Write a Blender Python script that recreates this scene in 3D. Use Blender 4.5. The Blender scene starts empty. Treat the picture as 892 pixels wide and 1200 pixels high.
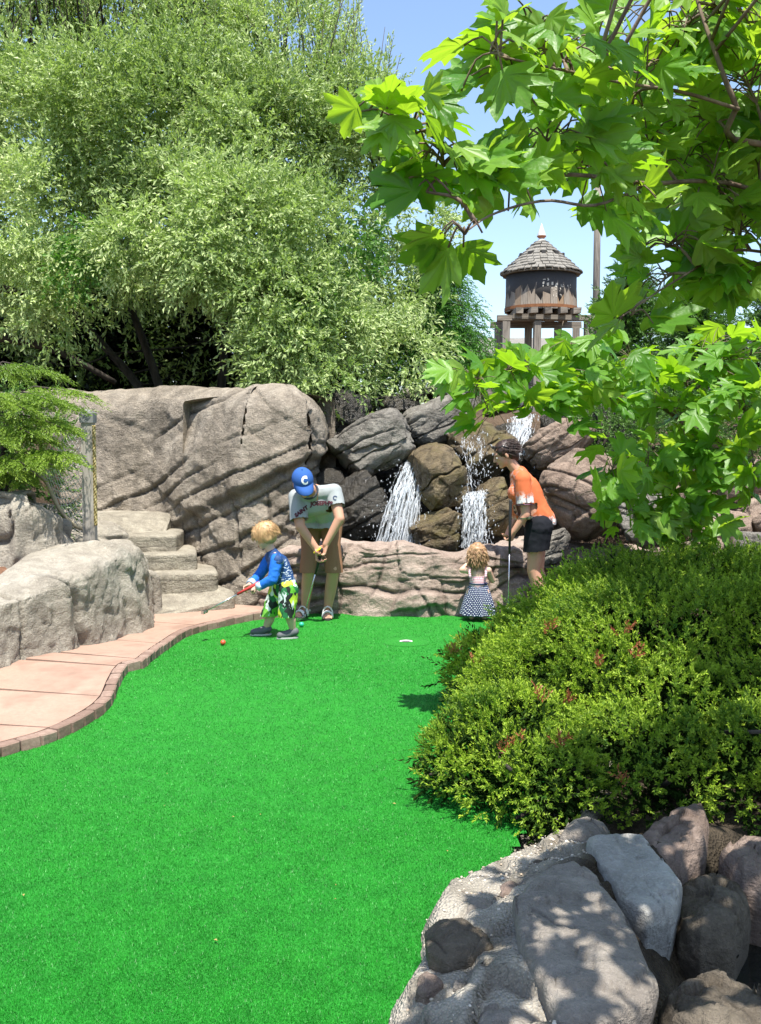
import bpy, bmesh, math, random
import numpy as np
from mathutils import Vector, Matrix
from mathutils.bvhtree import BVHTree

scene = bpy.context.scene
COL = scene.collection
# ------------------------------------------------------------------ camera
F_PX, CX, CY = 1178.0, 446.0, 600.0
PITCH, CAMZ = math.radians(4.03), 1.6
cam_d = bpy.data.cameras.new('camera'); cam = bpy.data.objects.new('camera', cam_d)
COL.objects.link(cam); scene.camera = cam
cam.location = (0, 0, CAMZ); cam.rotation_euler = (math.pi/2 - PITCH, 0, 0)
cam_d.sensor_fit = 'VERTICAL'; cam_d.sensor_height = 24.0; cam_d.lens = 24.0*F_PX/1200.0
cam_d.clip_start = 0.05; cam_d.clip_end = 3000
# ------------------------------------------------------------------ light
SUN_AZ = (0.18, -0.97); SUN_EL = math.radians(71)
_l = math.hypot(*SUN_AZ)
SUN = Vector((SUN_AZ[0]/_l*math.cos(SUN_EL), SUN_AZ[1]/_l*math.cos(SUN_EL), math.sin(SUN_EL)))
world = bpy.data.worlds.new('World'); scene.world = world; world.use_nodes = True
wn = world.node_tree.nodes; wn.clear()
sky = wn.new('ShaderNodeTexSky'); sky.sky_type = 'NISHITA'; sky.sun_disc = False
sky.sun_elevation = SUN_EL; sky.sun_rotation = math.atan2(SUN.x, SUN.y)
sky.air_density = 1.0; sky.dust_density = 1.0; sky.ozone_density = 1.6
bg = wn.new('ShaderNodeBackground'); bg.inputs['Strength'].default_value = 0.14
wo = wn.new('ShaderNodeOutputWorld')
world.node_tree.links.new(sky.outputs[0], bg.inputs[0]); world.node_tree.links.new(bg.outputs[0], wo.inputs[0])
sl = bpy.data.lights.new('sun', 'SUN'); sl.energy = 5.0; sl.angle = math.radians(0.53); sl.color = (1.0, 0.955, 0.88)
sun = bpy.data.objects.new('sun', sl); COL.objects.link(sun)
sun.rotation_euler = SUN.to_track_quat('Z', 'Y').to_euler(); sun.location = (6, -4, 14)
vs = scene.view_settings
vs.view_transform = 'Standard'; vs.look = 'None'; vs.gamma = 1.0; vs.use_curve_mapping = False; vs.exposure = 0.95
scene.cycles.max_bounces = 7; scene.cycles.transparent_max_bounces = 12
scene.cycles.caustics_reflective = False; scene.cycles.caustics_refractive = False
# ------------------------------------------------------------------ helpers
cp_, sp_ = math.cos(PITCH), math.sin(PITCH)
def W(px, py, Y):
    """world point seen at photograph position (px,py) lying Y metres ahead"""
    a = (px-CX)/F_PX; b = -(py-CY)/F_PX
    dy = cp_ + b*sp_; dz = b*cp_ - sp_; k = Y/dy
    return np.array((a*k, Y, CAMZ + dz*k))
def G(px, py, z=0.0):
    a = (px-CX)/F_PX; b = -(py-CY)/F_PX
    dy = cp_ + b*sp_; dz = b*cp_ - sp_; k = (z-CAMZ)/dz
    return np.array((a*k, dy*k, z))
RNG = np.random.default_rng(7)

def _hash(ix, iy, iz, seed):
    with np.errstate(over='ignore'):
        h = ix.astype(np.uint32)*np.uint32(374761393) + iy.astype(np.uint32)*np.uint32(668265263) \
            + iz.astype(np.uint32)*np.uint32(2246822519) + np.uint32((seed*3266489917) & 0xffffffff)
        h = (h ^ (h >> np.uint32(13)))*np.uint32(1274126177)
        h = (h ^ (h >> np.uint32(15)))*np.uint32(2246822519)
        h = h ^ (h >> np.uint32(16))
    return h.astype(np.float64)/4294967295.0
def vnoise(p, seed=0):
    p = np.asarray(p, float); i = np.floor(p).astype(np.int64); f = p - i
    f = f*f*f*(f*(f*6-15)+10)
    r = 0
    for dx in (0, 1):
        wx = f[:, 0] if dx else 1-f[:, 0]
        for dy in (0, 1):
            wy = f[:, 1] if dy else 1-f[:, 1]
            for dz in (0, 1):
                wz = f[:, 2] if dz else 1-f[:, 2]
                r = r + wx*wy*wz*_hash(i[:, 0]+dx, i[:, 1]+dy, i[:, 2]+dz, seed)
    return r*2-1
def fbm(p, octv=4, seed=0, gain=0.5, lac=2.03):
    p = np.asarray(p, float); a = 1.0; s = 0; n = 0
    for o in range(octv):
        s = s + a*vnoise(p + 17.3*o, seed+o); n += a; a *= gain; p = p*lac
    return s/n
def facet(p, seed=0, slope=.6):
    """broken-block relief: every cell is one tilted flat face; returns height (-1..1) and nearness to a joint (0..1)"""
    p = np.asarray(p, float); i0 = np.floor(p).astype(np.int64); n = len(p); d1 = np.full(n, 9.); d2 = np.full(n, 9.); h = np.zeros(n)
    for dx in (-1, 0, 1):
        for dy in (-1, 0, 1):
            for dz in (-1, 0, 1):
                i = i0+np.array((dx, dy, dz)); r = [_hash(i[:, 0], i[:, 1], i[:, 2], seed+k) for k in range(6)]
                q = p-(i+np.stack(r[:3], 1)); d = (q**2).sum(1)**.5
                hh = (r[3]*2-1)*.55+slope*(q[:, 0]*(r[4]*2-1)+q[:, 1]*(r[5]*2-1)+q[:, 2]*(r[0]+r[4]-1))
                b = d < d1; d2 = np.where(b, d1, np.minimum(d2, d)); h = np.where(b, hh, h); d1 = np.where(b, d, d1)
    return h, np.exp(-((d2-d1)/.07)**2)
def unit(v):
    v = np.asarray(v, float)
    return v/np.maximum(np.linalg.norm(v, axis=-1, keepdims=True), 1e-9)
def sstep(a, b, x):
    t = np.clip((x-a)/(b-a), 0, 1); return t*t*(3-2*t)

def mesh_np(name, V, quads=None, tris=None, attrs=None, smooth=True, uv=None):
    me = bpy.data.meshes.new(name); V = np.asarray(V, np.float32)
    nq = 0 if quads is None else len(quads); nt = 0 if tris is None else len(tris)
    me.vertices.add(len(V)); me.vertices.foreach_set('co', V.ravel())
    idx = []; start = []; tot = []; o = 0
    if nq:
        idx.append(np.asarray(quads, np.int32).ravel()); start.append(np.arange(nq)*4); tot.append(np.full(nq, 4)); o = nq*4
    if nt:
        idx.append(np.asarray(tris, np.int32).ravel()); start.append(o+np.arange(nt)*3); tot.append(np.full(nt, 3))
    idx = np.concatenate(idx).astype(np.int32)
    me.loops.add(len(idx)); me.loops.foreach_set('vertex_index', idx)
    me.polygons.add(nq+nt)
    me.polygons.foreach_set('loop_start', np.concatenate(start).astype(np.int32))
    me.polygons.foreach_set('loop_total', np.concatenate(tot).astype(np.int32))
    me.polygons.foreach_set('use_smooth', np.full(nq+nt, bool(smooth)))
    if attrs:
        for k, a in attrs.items():
            at = me.attributes.new(k, 'FLOAT', 'POINT'); at.data.foreach_set('value', np.asarray(a, np.float32))
    if uv is not None:
        l = me.uv_layers.new(name='UVMap'); l.data.foreach_set('uv', np.asarray(uv, np.float32)[idx].ravel())
    me.update(calc_edges=True); me.validate()
    return me

class MB:
    """collects shapes into one mesh"""
    def __init__(s): s.V = []; s.Q = []; s.T = []; s.n = 0; s.A = []
    def add(s, V, Q=None, T=None, a=0.0):
        V = np.asarray(V, float)
        if Q is not None and len(Q): s.Q.append(np.asarray(Q, int)+s.n)
        if T is not None and len(T): s.T.append(np.asarray(T, int)+s.n)
        s.V.append(V); s.A.append(np.broadcast_to(np.asarray(a, float), (len(V),))); s.n += len(V)
    def box(s, c, size, R=None, jit=0.0):
        c = np.asarray(c, float); h = np.asarray(size, float)/2
        v = np.array([(x, y, z) for x in (-1, 1) for y in (-1, 1) for z in (-1, 1)], float)*h
        if jit: v = v + RNG.uniform(-jit, jit, v.shape)
        if R is not None: v = v @ np.asarray(R).T
        s.add(v+c, [(0, 1, 3, 2), (4, 6, 7, 5), (0, 4, 5, 1), (2, 3, 7, 6), (0, 2, 6, 4), (1, 5, 7, 3)])
    def tube(s, pts, rad, n=6, a=0.0, cap=True):
        P = np.asarray(pts, float); m = len(P); rad = np.broadcast_to(np.asarray(rad, float), (m,))
        T = np.gradient(P, axis=0); T = unit(T)
        ref = np.array((0.31, 0.22, 0.92)) if abs(T[0][2]) < 0.8 else np.array((0.95, 0.2, 0.1))
        A = unit(np.cross(T, ref)); B = np.cross(T, A)
        th = np.arange(n)*2*math.pi/n
        V = P[:, None]+rad[:, None, None]*(np.cos(th)[None, :, None]*A[:, None]+np.sin(th)[None, :, None]*B[:, None])
        V = V.reshape(-1, 3); Q = []
        for i in range(m-1):
            for j in range(n):
                k = (j+1) % n; Q.append((i*n+j, i*n+k, (i+1)*n+k, (i+1)*n+j))
        T_ = []
        if cap:
            V = np.vstack([V, P[:1], P[-1:]]); e = m*n
            for j in range(n):
                k = (j+1) % n; T_.append((e, k, j)); T_.append((e+1, (m-1)*n+j, (m-1)*n+k))
        aa = np.broadcast_to(np.asarray(a, float), (len(V),))
        s.add(V, Q, T_, aa)
    def lathe(s, c, prof, n=24, ax=(0, 0, 1)):
        ax = unit(np.array(ax, float)); u = unit(np.cross(ax, (0.9, 0.1, 0.2) if abs(ax[0]) < 0.9 else (0, 1, 0))); w = np.cross(ax, u)
        th = np.arange(n)*2*math.pi/n; V = []
        for r, z in prof:
            V.append(np.asarray(c)+ax*z+r*(np.cos(th)[:, None]*u+np.sin(th)[:, None]*w))
        V = np.vstack(V); Q = []
        for i in range(len(prof)-1):
            for j in range(n):
                k = (j+1) % n; Q.append((i*n+j, i*n+k, (i+1)*n+k, (i+1)*n+j))
        s.add(V, Q)
    def ell(s, c, r, R=None, nu=12, nv=8, a=0.0):
        V = []; 
        for i in range(nv+1):
            ph = math.pi*i/nv
            for j in range(nu):
                th = 2*math.pi*j/nu; V.append((math.sin(ph)*math.cos(th), math.sin(ph)*math.sin(th), math.cos(ph)))
        V = np.array(V)*np.asarray(r, float)
        if R is not None: V = V @ np.asarray(R).T
        Q = [(i*nu+j, (i+1)*nu+j, (i+1)*nu+(j+1) % nu, i*nu+(j+1) % nu) for i in range(nv) for j in range(nu)]
        s.add(V+np.asarray(c), Q, None, a)
    def mesh(s, name, smooth=True, attr=None):
        return mesh_np(name, np.vstack(s.V), np.vstack(s.Q) if s.Q else None, np.vstack(s.T) if s.T else None,
                       {attr: np.concatenate(s.A)} if attr else None, smooth)

def tag(o, label=None, cat=None, group=None, kind=None):
    for k, v in (('label', label), ('category', cat), ('group', group), ('kind', kind)):
        if v: o[k] = v
    return o
def ob(name, me, mat=None, parent=None, label=None, cat=None, group=None, kind=None):
    o = bpy.data.objects.new(name, me); COL.objects.link(o)
    if mat is not None:
        me.materials.clear(); me.materials.append(mat)
    if parent is not None: setparent(o, parent)
    return tag(o, label, cat, group, kind)
def setparent(o, p):
    o.parent = p
    o.matrix_parent_inverse = Matrix.Translation(-p.location if p.type == 'EMPTY' else Vector((0, 0, 0)))
def empty(name, loc, label, cat, group=None, kind=None):
    o = bpy.data.objects.new(name, None); COL.objects.link(o); o.empty_display_size = 0.1
    o.location = tuple(float(x) for x in loc)
    return tag(o, label, cat, group, kind)
def rotm(ax, ang):
    return np.array(Matrix.Rotation(ang, 3, Vector(ax)))

def grid_quads(nu, nv, wrap_u=False):
    i = np.arange(nu if wrap_u else nu-1); j = np.arange(nv-1)
    I, J = np.meshgrid(i, j, indexing='ij'); I = I.ravel(); J = J.ravel(); K = (I+1) % nu
    return np.stack([I*nv+J, K*nv+J, K*nv+J+1, I*nv+J+1], 1)
def grid_normals(P):
    du = np.gradient(P, axis=0); dv = np.gradient(P, axis=1)
    return unit(np.cross(du, dv))

# ------------------------------------------------------------------ material kit
class NT:
    def __init__(s, name):
        s.m = bpy.data.materials.new(name); s.m.use_nodes = True; s.t = s.m.node_tree; s.t.nodes.clear()
        s.out = s.t.nodes.new('ShaderNodeOutputMaterial')
    def n(s, typ, ins=None, **kw):
        nd = s.t.nodes.new(typ)
        for k, v in kw.items(): setattr(nd, k, v)
        for k, v in (ins or {}).items(): s.set(nd.inputs[k], v)
        return nd
    def set(s, sock, v):
        if hasattr(v, 'is_linked') or hasattr(v, 'links'): s.t.links.new(v, sock)
        elif isinstance(v, (tuple, list)) and len(v) == 3 and sock.type == 'RGBA': sock.default_value = (*v, 1)
        else: sock.default_value = v
    def coord(s, which='Object', scale=None, rot=None):
        c = s.n('ShaderNodeTexCoord').outputs[which]
        if scale is not None or rot is not None:
            c = s.n('ShaderNodeMapping', {'Vector': c, 'Scale': scale or (1, 1, 1), 'Rotation': rot or (0, 0, 0)}).outputs[0]
        return c
    def noise(s, co, scale, detail=4, rough=0.55, dist=0.0):
        return s.n('ShaderNodeTexNoise', {'Vector': co, 'Scale': scale, 'Detail': detail, 'Roughness': rough, 'Distortion': dist}).outputs[0]
    def ramp(s, fac, stops, interp='LINEAR'):
        r = s.n('ShaderNodeValToRGB', {'Fac': fac}); e = r.color_ramp.elements; r.color_ramp.interpolation = interp
        while len(e) > 1: e.remove(e[-1])
        for i, (p, c) in enumerate(stops):
            el = e[0] if i == 0 else e.new(p)
            el.position = p; el.color = (*c, 1) if isinstance(c, (tuple, list)) else (c, c, c, 1)
        return r.outputs[0]
    def mix(s, f, a, b, blend='MIX'):
        m = s.n('ShaderNodeMix', data_type='RGBA', blend_type=blend)
        s.set(m.inputs[0], f); s.set(m.inputs[6], a); s.set(m.inputs[7], b); return m.outputs[2]
    def math(s, op, a, b=0.0, c=None):
        m = s.n('ShaderNodeMath', operation=op); s.set(m.inputs[0], a); s.set(m.inputs[1], b)
        if c is not None: s.set(m.inputs[2], c)
        return m.outputs[0]
    def attr(s, name): return s.n('ShaderNodeAttribute', attribute_name=name).outputs['Fac']
    def bump(s, h, strength=0.3, dist=0.02, normal=None):
        b = s.n('ShaderNodeBump', {'Height': h, 'Strength': strength, 'Distance': dist})
        if normal is not None: s.set(b.inputs['Normal'], normal)
        return b.outputs[0]
    def bsdf(s, color, rough=0.7, spec=0.4, normal=None, **kw):
        b = s.n('ShaderNodeBsdfPrincipled', {'Base Color': color, 'Roughness': rough, 'Specular IOR Level': spec})
        if normal is not None: s.set(b.inputs['Normal'], normal)
        for k, v in kw.items(): s.set(b.inputs[k], v)
        return b.outputs[0]
    def done(s, sh): s.t.links.new(sh, s.out.inputs[0]); return s.m
def flat(name, col, rough=0.6, spec=0.4, var=0.15, scale=30, bump=0.0, **kw):
    t = NT(name); c = t.coord()
    n = t.noise(c, scale)
    cc = t.mix(n, tuple(x*(1-var) for x in col), tuple(min(1, x*(1+var)) for x in col))
    nm = t.bump(n, bump, 0.01) if bump else None
    return t.done(t.bsdf(cc, rough, spec, nm, **kw))
def rockmat(name, dark, mid, light, sdir=(0.0, 0.5, 0.0), sa=0.6, rough=0.85, wet=0.0, moss=None, stain=0.35, fine=1.0, spec=0.3):
    t = NT(name); c = t.coord()
    big = t.noise(c, 2.3, 6, 0.65, 0.6); med = t.noise(c, 9, 7, 0.7); fin = t.noise(c, 70, 3, 0.7)
    st = t.coord('Object', (1.2, 1.2, 6), sdir); strata = t.noise(st, 1.6, 6, 0.7, 1.4)
    col = t.ramp(big, [(0.3, dark), (0.5, mid), (0.72, light)])
    col = t.mix(t.math('MULTIPLY', t.ramp(strata, [(0.40, 1.0), (0.56, 0.0)]), 0.55*sa), col, tuple(x*0.55 for x in mid))
    col = t.mix(t.ramp(med, [(0.35, 0.55), (0.65, 0.0)]), col, tuple(x*0.6 for x in dark))
    col = t.mix(t.math('MULTIPLY', t.ramp(fin, [(0.5, 0.0), (0.75, 1.0)]), 0.35*fine), col, tuple(min(.8, x*1.5) for x in light))
    sp = t.n('ShaderNodeTexVoronoi', {'Vector': c, 'Scale': 120.0}).outputs['Distance']
    col = t.mix(t.math('MULTIPLY', t.ramp(sp, [(0.1, 1.0), (0.25, 0.0)]), 0.4*fine), col, tuple(x*0.35 for x in dark))
    # rain stains run down the face
    vs_ = t.coord('Object', (7, 7, 0.8)); vst = t.noise(vs_, 1.0, 4, 0.6)
    col = t.mix(t.math('MULTIPLY', t.ramp(vst, [(0.5, 0.0), (0.7, 1.0)]), stain), col, tuple(x*0.45 for x in dark))
    if moss: col = t.mix(t.math('MULTIPLY', t.ramp(t.noise(c, 3.3, 4), [(0.48, 0.0), (0.62, 1.0)]), 0.75), col, moss)
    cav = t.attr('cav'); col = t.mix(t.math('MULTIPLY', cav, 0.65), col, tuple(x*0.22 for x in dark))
    h = t.math('ADD', t.math('MULTIPLY', fin, 0.35), t.math('ADD', med, t.math('MULTIPLY', strata, 1.0*sa)))
    h = t.math('ADD', h, t.math('MULTIPLY', t.noise(c, 24, 6, 0.7), 0.9))
    nm = t.bump(h, 0.75, 0.045)
    r = rough if not wet else t.math('ADD', t.math('MULTIPLY', med, 0.25), rough*(1-wet))
    return t.done(t.bsdf(col, r, 0.3+0.4*wet if wet else spec, nm))
def leafmat(name, c0, c1, trans=0.35, tcol=None, rough=0.45, spec=0.4):
    t = NT(name); a = t.attr('tint'); col = t.mix(a, c0, c1)
    b = t.bsdf(col, rough, spec)
    tc = t.mix(a, tcol or tuple(x*1.2 for x in c0), tuple(min(1, x*1.3) for x in (tcol or c1)))
    tr = t.n('ShaderNodeBsdfTranslucent', {'Color': tc}).outputs[0]
    return t.done(t.n('ShaderNodeMixShader', {0: trans, 1: b, 2: tr}).outputs[0])
def barkmat(name, c0, c1, scale=14):
    t = NT(name); c = t.coord('Object', (1, 1, 0.25)); n = t.noise(c, scale, 5, 0.6)
    return t.done(t.bsdf(t.mix(t.ramp(n, [(.35, 0.0), (.65, 1.0)]), c0, c1), 0.9, 0.2, t.bump(n, 0.6, 0.02)))
def woodmat(name, c0, c1, c2=None, axis=2, rand=False):
    t = NT(name); sc = [14, 14, 14]; sc[axis] = 1.0; c = t.coord('Object', tuple(sc)); n = t.noise(c, 2.2, 6, 0.65, 0.2)
    col = t.ramp(n, [(.3, c0), (.6, c1)])
    if c2:
        f = t.n('ShaderNodeObjectInfo').outputs['Random'] if rand else t.noise(t.coord('Object', (3, 3, .8)), 1.5, 3)
        col = t.mix(t.ramp(f, [(.3, 0.0), (.75, 0.8)]), col, c2)
    return t.done(t.bsdf(col, 0.88, 0.2, t.bump(n, 0.5, 0.01)))

# ------------------------------------------------------------------ foliage and rock generators
def foliage_mesh(name, P, D, Ln, k, ll, lw, ang=0.9, droop=0.0, rng=RNG, tint=None, tipgain=0.25, fold=0.15):
    n = len(P); t = (np.arange(k)+0.6)/k
    Ln = np.broadcast_to(np.asarray(Ln, float), (n,))
    B = P[:, None]+D[:, None]*(Ln[:, None]*t)[..., None]
    B = B - np.array((0, 0, 1.0))*(droop*Ln[:, None]*t[None]**2)[..., None]
    Dd = unit(D[:, None] - np.array((0, 0, 1.0))*(2*droop*t)[None, :, None])
    Rn = unit(np.cross(np.broadcast_to(Dd, B.shape), rng.normal(size=B.shape)))
    a = ang*rng.uniform(0.6, 1.2, (n, k))*np.where(t > 0.9, 0.3, 1.0)
    L = Dd*np.cos(a)[..., None]+Rn*np.sin(a)[..., None]
    ls = rng.uniform(0.65, 1.2, (n, k))*ll
    S = unit(np.cross(L, rng.normal(size=B.shape)))
    N = np.cross(L, S); w = rng.uniform(0.75, 1.2, (n, k))*lw/2
    mid = B+L*(ls*0.48)[..., None]+N*(ls*fold)[..., None]
    V = np.stack([B, mid+S*w[..., None], B+L*ls[..., None], mid-S*w[..., None]], 2).reshape(-1, 3)
    Q = np.arange(n*k*4).reshape(-1, 4)
    ti = (np.zeros(n) if tint is None else tint)[:, None]+tipgain*t[None]+rng.normal(0, 0.12, (n, k))
    ti = np.repeat(np.clip(ti, 0, 1).ravel(), 4)
    return mesh_np(name, V, Q, None, {'tint': ti}, smooth=False)
def sphere_pts(n, rng):
    return unit(rng.normal(size=(n, 3)))
def rock_mesh(name, c, size, R=None, seed=0, n=44, power=3.2, strata=(0, 0.25, 1), ncrack=3, crackd=0.035, rough=0.08, facets=7, ledge=0.03, blk=1.0, fac=1.0):
    rng = np.random.default_rng(seed+100); g = np.linspace(-1, 1, n)
    A, B = np.meshgrid(g, g, indexing='ij'); A = A.ravel(); B = B.ravel(); o = np.ones_like(A)
    fs = [np.stack(x, 1) for x in ((A, B, o), (B, A, -o), (o, A, B), (-o, B, A), (B, o, A), (A, -o, B))]
    U = np.vstack(fs); U = np.tan(U*0.72)/math.tan(0.72)
    d = unit(U); r = (np.abs(d)**power).sum(1)**(-1/power); P = d*r[:, None]
    for _ in range(facets):      # knock flats off it
        nn = unit(rng.normal(size=3)*np.array((1, 1, 1))); off = rng.uniform(0.62, 0.92)
        k = P @ nn; ex = np.maximum(k-off, 0); P = P - nn*(ex*0.85)[:, None]
    h = np.asarray(size, float)/2; P = P*h
    nrm = unit(P/(h*h)); m = float(h.min())
    q = P/m*0.9
    disp = fbm(q*1.1, 4, seed)*rough*2.2*m + fbm(q*6, 3, seed+9)*rough*0.35*m
    s = unit(np.array(strata, float)); sv = (P @ s) + fbm(q*1.3, 2, seed+4)*0.16*m
    cav = np.zeros(len(P)); ext = np.abs(P @ s).max()
    for i in range(ncrack):
        cpos = ext*(-0.75+1.5*(i+rng.uniform(0.2, 0.8))/ncrack); wd = rng.uniform(0.5, 1.0)*0.035*(m+0.1)
        amt = sstep(-0.55, 0.1, vnoise(q*0.8+i*7, seed+i))
        gq = np.exp(-((sv-cpos)/wd)**2)*amt; disp -= gq*crackd; cav = np.maximum(cav, gq)
        disp += ledge*m*np.tanh((sv-cpos)/(0.12*m))*rng.choice((-1, 1))
    sf = rotm((0, 1, 0), .25); pq = (P @ sf.T)/m; pq = pq*np.array((1.1, 1.1, 2.0))*blk+.25*np.stack([vnoise(q*1.7, seed+30), vnoise(q*1.7, seed+31), vnoise(q*1.7, seed+32)], 1)
    fh, fj = facet(pq, seed+50); disp += fh*.11*m*fac; disp -= fj*.022*m*fac; cav = np.maximum(cav, fj*.55*fac)
    P = P + nrm*disp[:, None]
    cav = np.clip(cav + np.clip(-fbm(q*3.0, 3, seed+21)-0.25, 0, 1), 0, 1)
    if R is not None: P = P @ np.asarray(R).T
    P = P + np.asarray(c)
    Q = []; nn_ = n*n; base = grid_quads(n, n)
    for f in range(6): Q.append(base+f*nn_)
    Q = np.vstack(Q)
    # weld the seams
    key = np.round(P/1e-4).astype(np.int64); _, first, inv = np.unique(key, axis=0, return_index=True, return_inverse=True)
    inv = inv.ravel(); P2 = P[first]; cav2 = cav[first]; Q = inv[Q]
    return mesh_np(name, P2, Q, None, {'cav': cav2})
def tube_mesh(name, pts, rad, n=8, attr=None):
    m = MB(); m.tube(pts, rad, n); return m.mesh(name)
def spline(pts, n):
    """smooth Catmull-Rom through points"""
    P = np.asarray(pts, float); P = np.vstack([2*P[0]-P[1], P, 2*P[-1]-P[-2]])
    t = np.linspace(0, len(P)-3-1e-6, n); i = t.astype(int); f = (t-i)[:, None]
    p0, p1, p2, p3 = P[i], P[i+1], P[i+2], P[i+3]
    return 0.5*((2*p1)+(-p0+p2)*f+(2*p0-5*p1+4*p2-p3)*f**2+(-p0+3*p1-3*p2+p3)*f**3)
def gz(x, y):
    """gentle hump across the putting green"""
    x = np.asarray(x, float); y = np.asarray(y, float)
    return 0.085*np.exp(-((y-6.1+0.25*x)/0.8)**2) + 0.03*np.exp(-((y-3.4-0.3*x)/0.8)**2)
# ------------------------------------------------------------------ ground, green, path
def soilmat():
    t = NT('soil'); c = t.coord(); a = t.noise(c, 3, 5, .6); b = t.noise(c, 45, 4, .7)
    col = t.ramp(a, [(.3, (.045, .032, .022)), (.7, (.11, .075, .05))])
    col = t.mix(t.ramp(b, [(.45, 0.0), (.7, .8)]), col, (.16, .12, .085))
    return t.done(t.bsdf(col, .95, .15, t.bump(b, .8, .03)))
M_SOIL = soilmat()
me = mesh_np('ground', [(-900, -300, -.12), (900, -300, -.12), (900, 1500, -.12), (-900, 1500, -.12)], [(0, 1, 2, 3)])
ob('ground', me, M_SOIL, kind='structure')

kerb_px = [(-420, 1035), (-150, 937), (0, 889), (60, 872), (108, 851), (131, 836), (141, 818), (152, 803), (170, 797), (181, 783),
           (196, 765), (222, 746), (262, 735), (300, 727), (348, 721)]
kerb = spline([G(*p) for p in kerb_px], 900)[:, :2]
_d = np.r_[0, np.cumsum(np.linalg.norm(np.diff(kerb, axis=0), axis=1))]
def kerb_at(s):
    return np.stack([np.interp(s, _d, kerb[:, 0]), np.interp(s, _d, kerb[:, 1])], -1)
def kerb_n(s):      # pointing away from the green, over the path
    t = unit(kerb_at(np.asarray(s)+.02)-kerb_at(np.asarray(s)-.02)); return np.stack([-t[..., 1], t[..., 0]], -1)
KL = _d[-1]
PATH_H = 0.058

def turfmat(name, blade=False):
    t = NT(name); c = t.coord()
    a = t.noise(c, 1.1, 5, .6); b = t.noise(c, 260, 2, .8); d = t.noise(c, 9, 4, .65)
    if blade:
        k = t.attr('tint')
        col = t.mix(k, (.006, .13, .006), (.035, .42, .036))
        col = t.mix(t.ramp(a, [(.35, 0.0), (.7, .35)]), col, (.02, .30, .034))
        col = t.mix(t.ramp(d, [(.40, .6), (.58, 0.0)]), col, (.004, .12, .006))
        return t.done(t.bsdf(col, .45, .32))
    col = t.ramp(b, [(.32, (.004, .10, .005)), (.5, (.014, .23, .014)), (.68, (.045, .40, .034))])
    col = t.mix(t.ramp(a, [(.35, 0.0), (.7, .3)]), col, (.018, .27, .026))
    col = t.mix(t.ramp(d, [(.4, .25), (.6, 0.0)]), col, (.009, .17, .016))
    return t.done(t.bsdf(col, .6, .35, t.bump(b, .8, .01)))
M_TURF, M_BLADE = turfmat('turf'), turfmat('turf_fibre', True)
right_px = [(352, 719), (420, 719), (545, 722), (640, 722)]
green_poly = np.vstack([kerb + kerb_n(_d)*.05, [G(*p)[:2] for p in right_px], [[1.3, 8.9], [1.1, 7.5], [.85, 6.0], [.75, 4.6], G(600, 1010)[:2],
                        G(560, 1040)[:2], G(515, 1080)[:2], G(500, 1120)[:2], G(492, 1165)[:2], G(470, 1200)[:2], [.06, 2.2], [0.1, 1.2], [-2.6, 1.2], [-3.3, 2.2]]])
def inpoly(x, y, poly):
    r = np.zeros(np.shape(x), bool); n = len(poly)
    for i in range(n):
        x0, y0 = poly[i]; x1, y1 = poly[(i+1) % n]
        if y0 == y1: continue
        c = ((y0 > y) != (y1 > y)) & (x < (x1-x0)*(y-y0)/(y1-y0)+x0); r ^= c
    return r
HOLE = G(476, 752)
gx = np.arange(-4, 1.6, .045); gy = np.arange(1.2, 9.4, .045)
X, Y = np.meshgrid(gx, gy, indexing='ij'); P = np.stack([X.ravel(), Y.ravel(), gz(X, Y).ravel()], 1)
q = grid_quads(len(gx), len(gy)); cen = P[q].mean(1)
keep = inpoly(cen[:, 0], cen[:, 1], green_poly) & (np.hypot(cen[:, 0]-HOLE[0], cen[:, 1]-HOLE[1]) > .10)
q = q[keep]; us, inv = np.unique(q, return_inverse=True)
green = ob('putting_green', mesh_np('putting_green', P[us], inv.reshape(-1, 4)), M_TURF, kind='structure')
th = np.arange(40)*2*math.pi/40; V = []
for r in (.054, .20):
    x = HOLE[0]+r*np.cos(th); y = HOLE[1]+r*np.sin(th); V.append(np.stack([x, y, gz(x, y)+(.006 if r < .1 else .002)], 1))
j = np.arange(40); ob('hole_collar', mesh_np('hole_collar', np.vstack(V), np.stack([j, (j+1) % 40, 40+(j+1) % 40, 40+j], 1)), M_TURF, green)
m = MB(); z0 = float(gz(HOLE[0], HOLE[1]))
m.lathe(HOLE+np.array((0, 0, z0)), [(.050, -.16), (.050, .004), (.0535, .004), (.0535, -.16)], 32)
md = MB(); md.lathe(HOLE+np.array((0, 0, z0-.004)), [(.0, 0), (.0505, 0)], 24)
cup = ob('golf_hole_cup', m.mesh('golf_hole_cup'), flat('cup_white', (.75, .75, .72), .4), label='white plastic cup sunk in the green turf', cat='golf hole')
ob('cup_shade_disc', md.mesh('cup_shade_disc'), flat('cup_dark', (.015, .02, .015), .9), cup)  # near-black disc just under the rim, painted for the shade inside the cup
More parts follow.
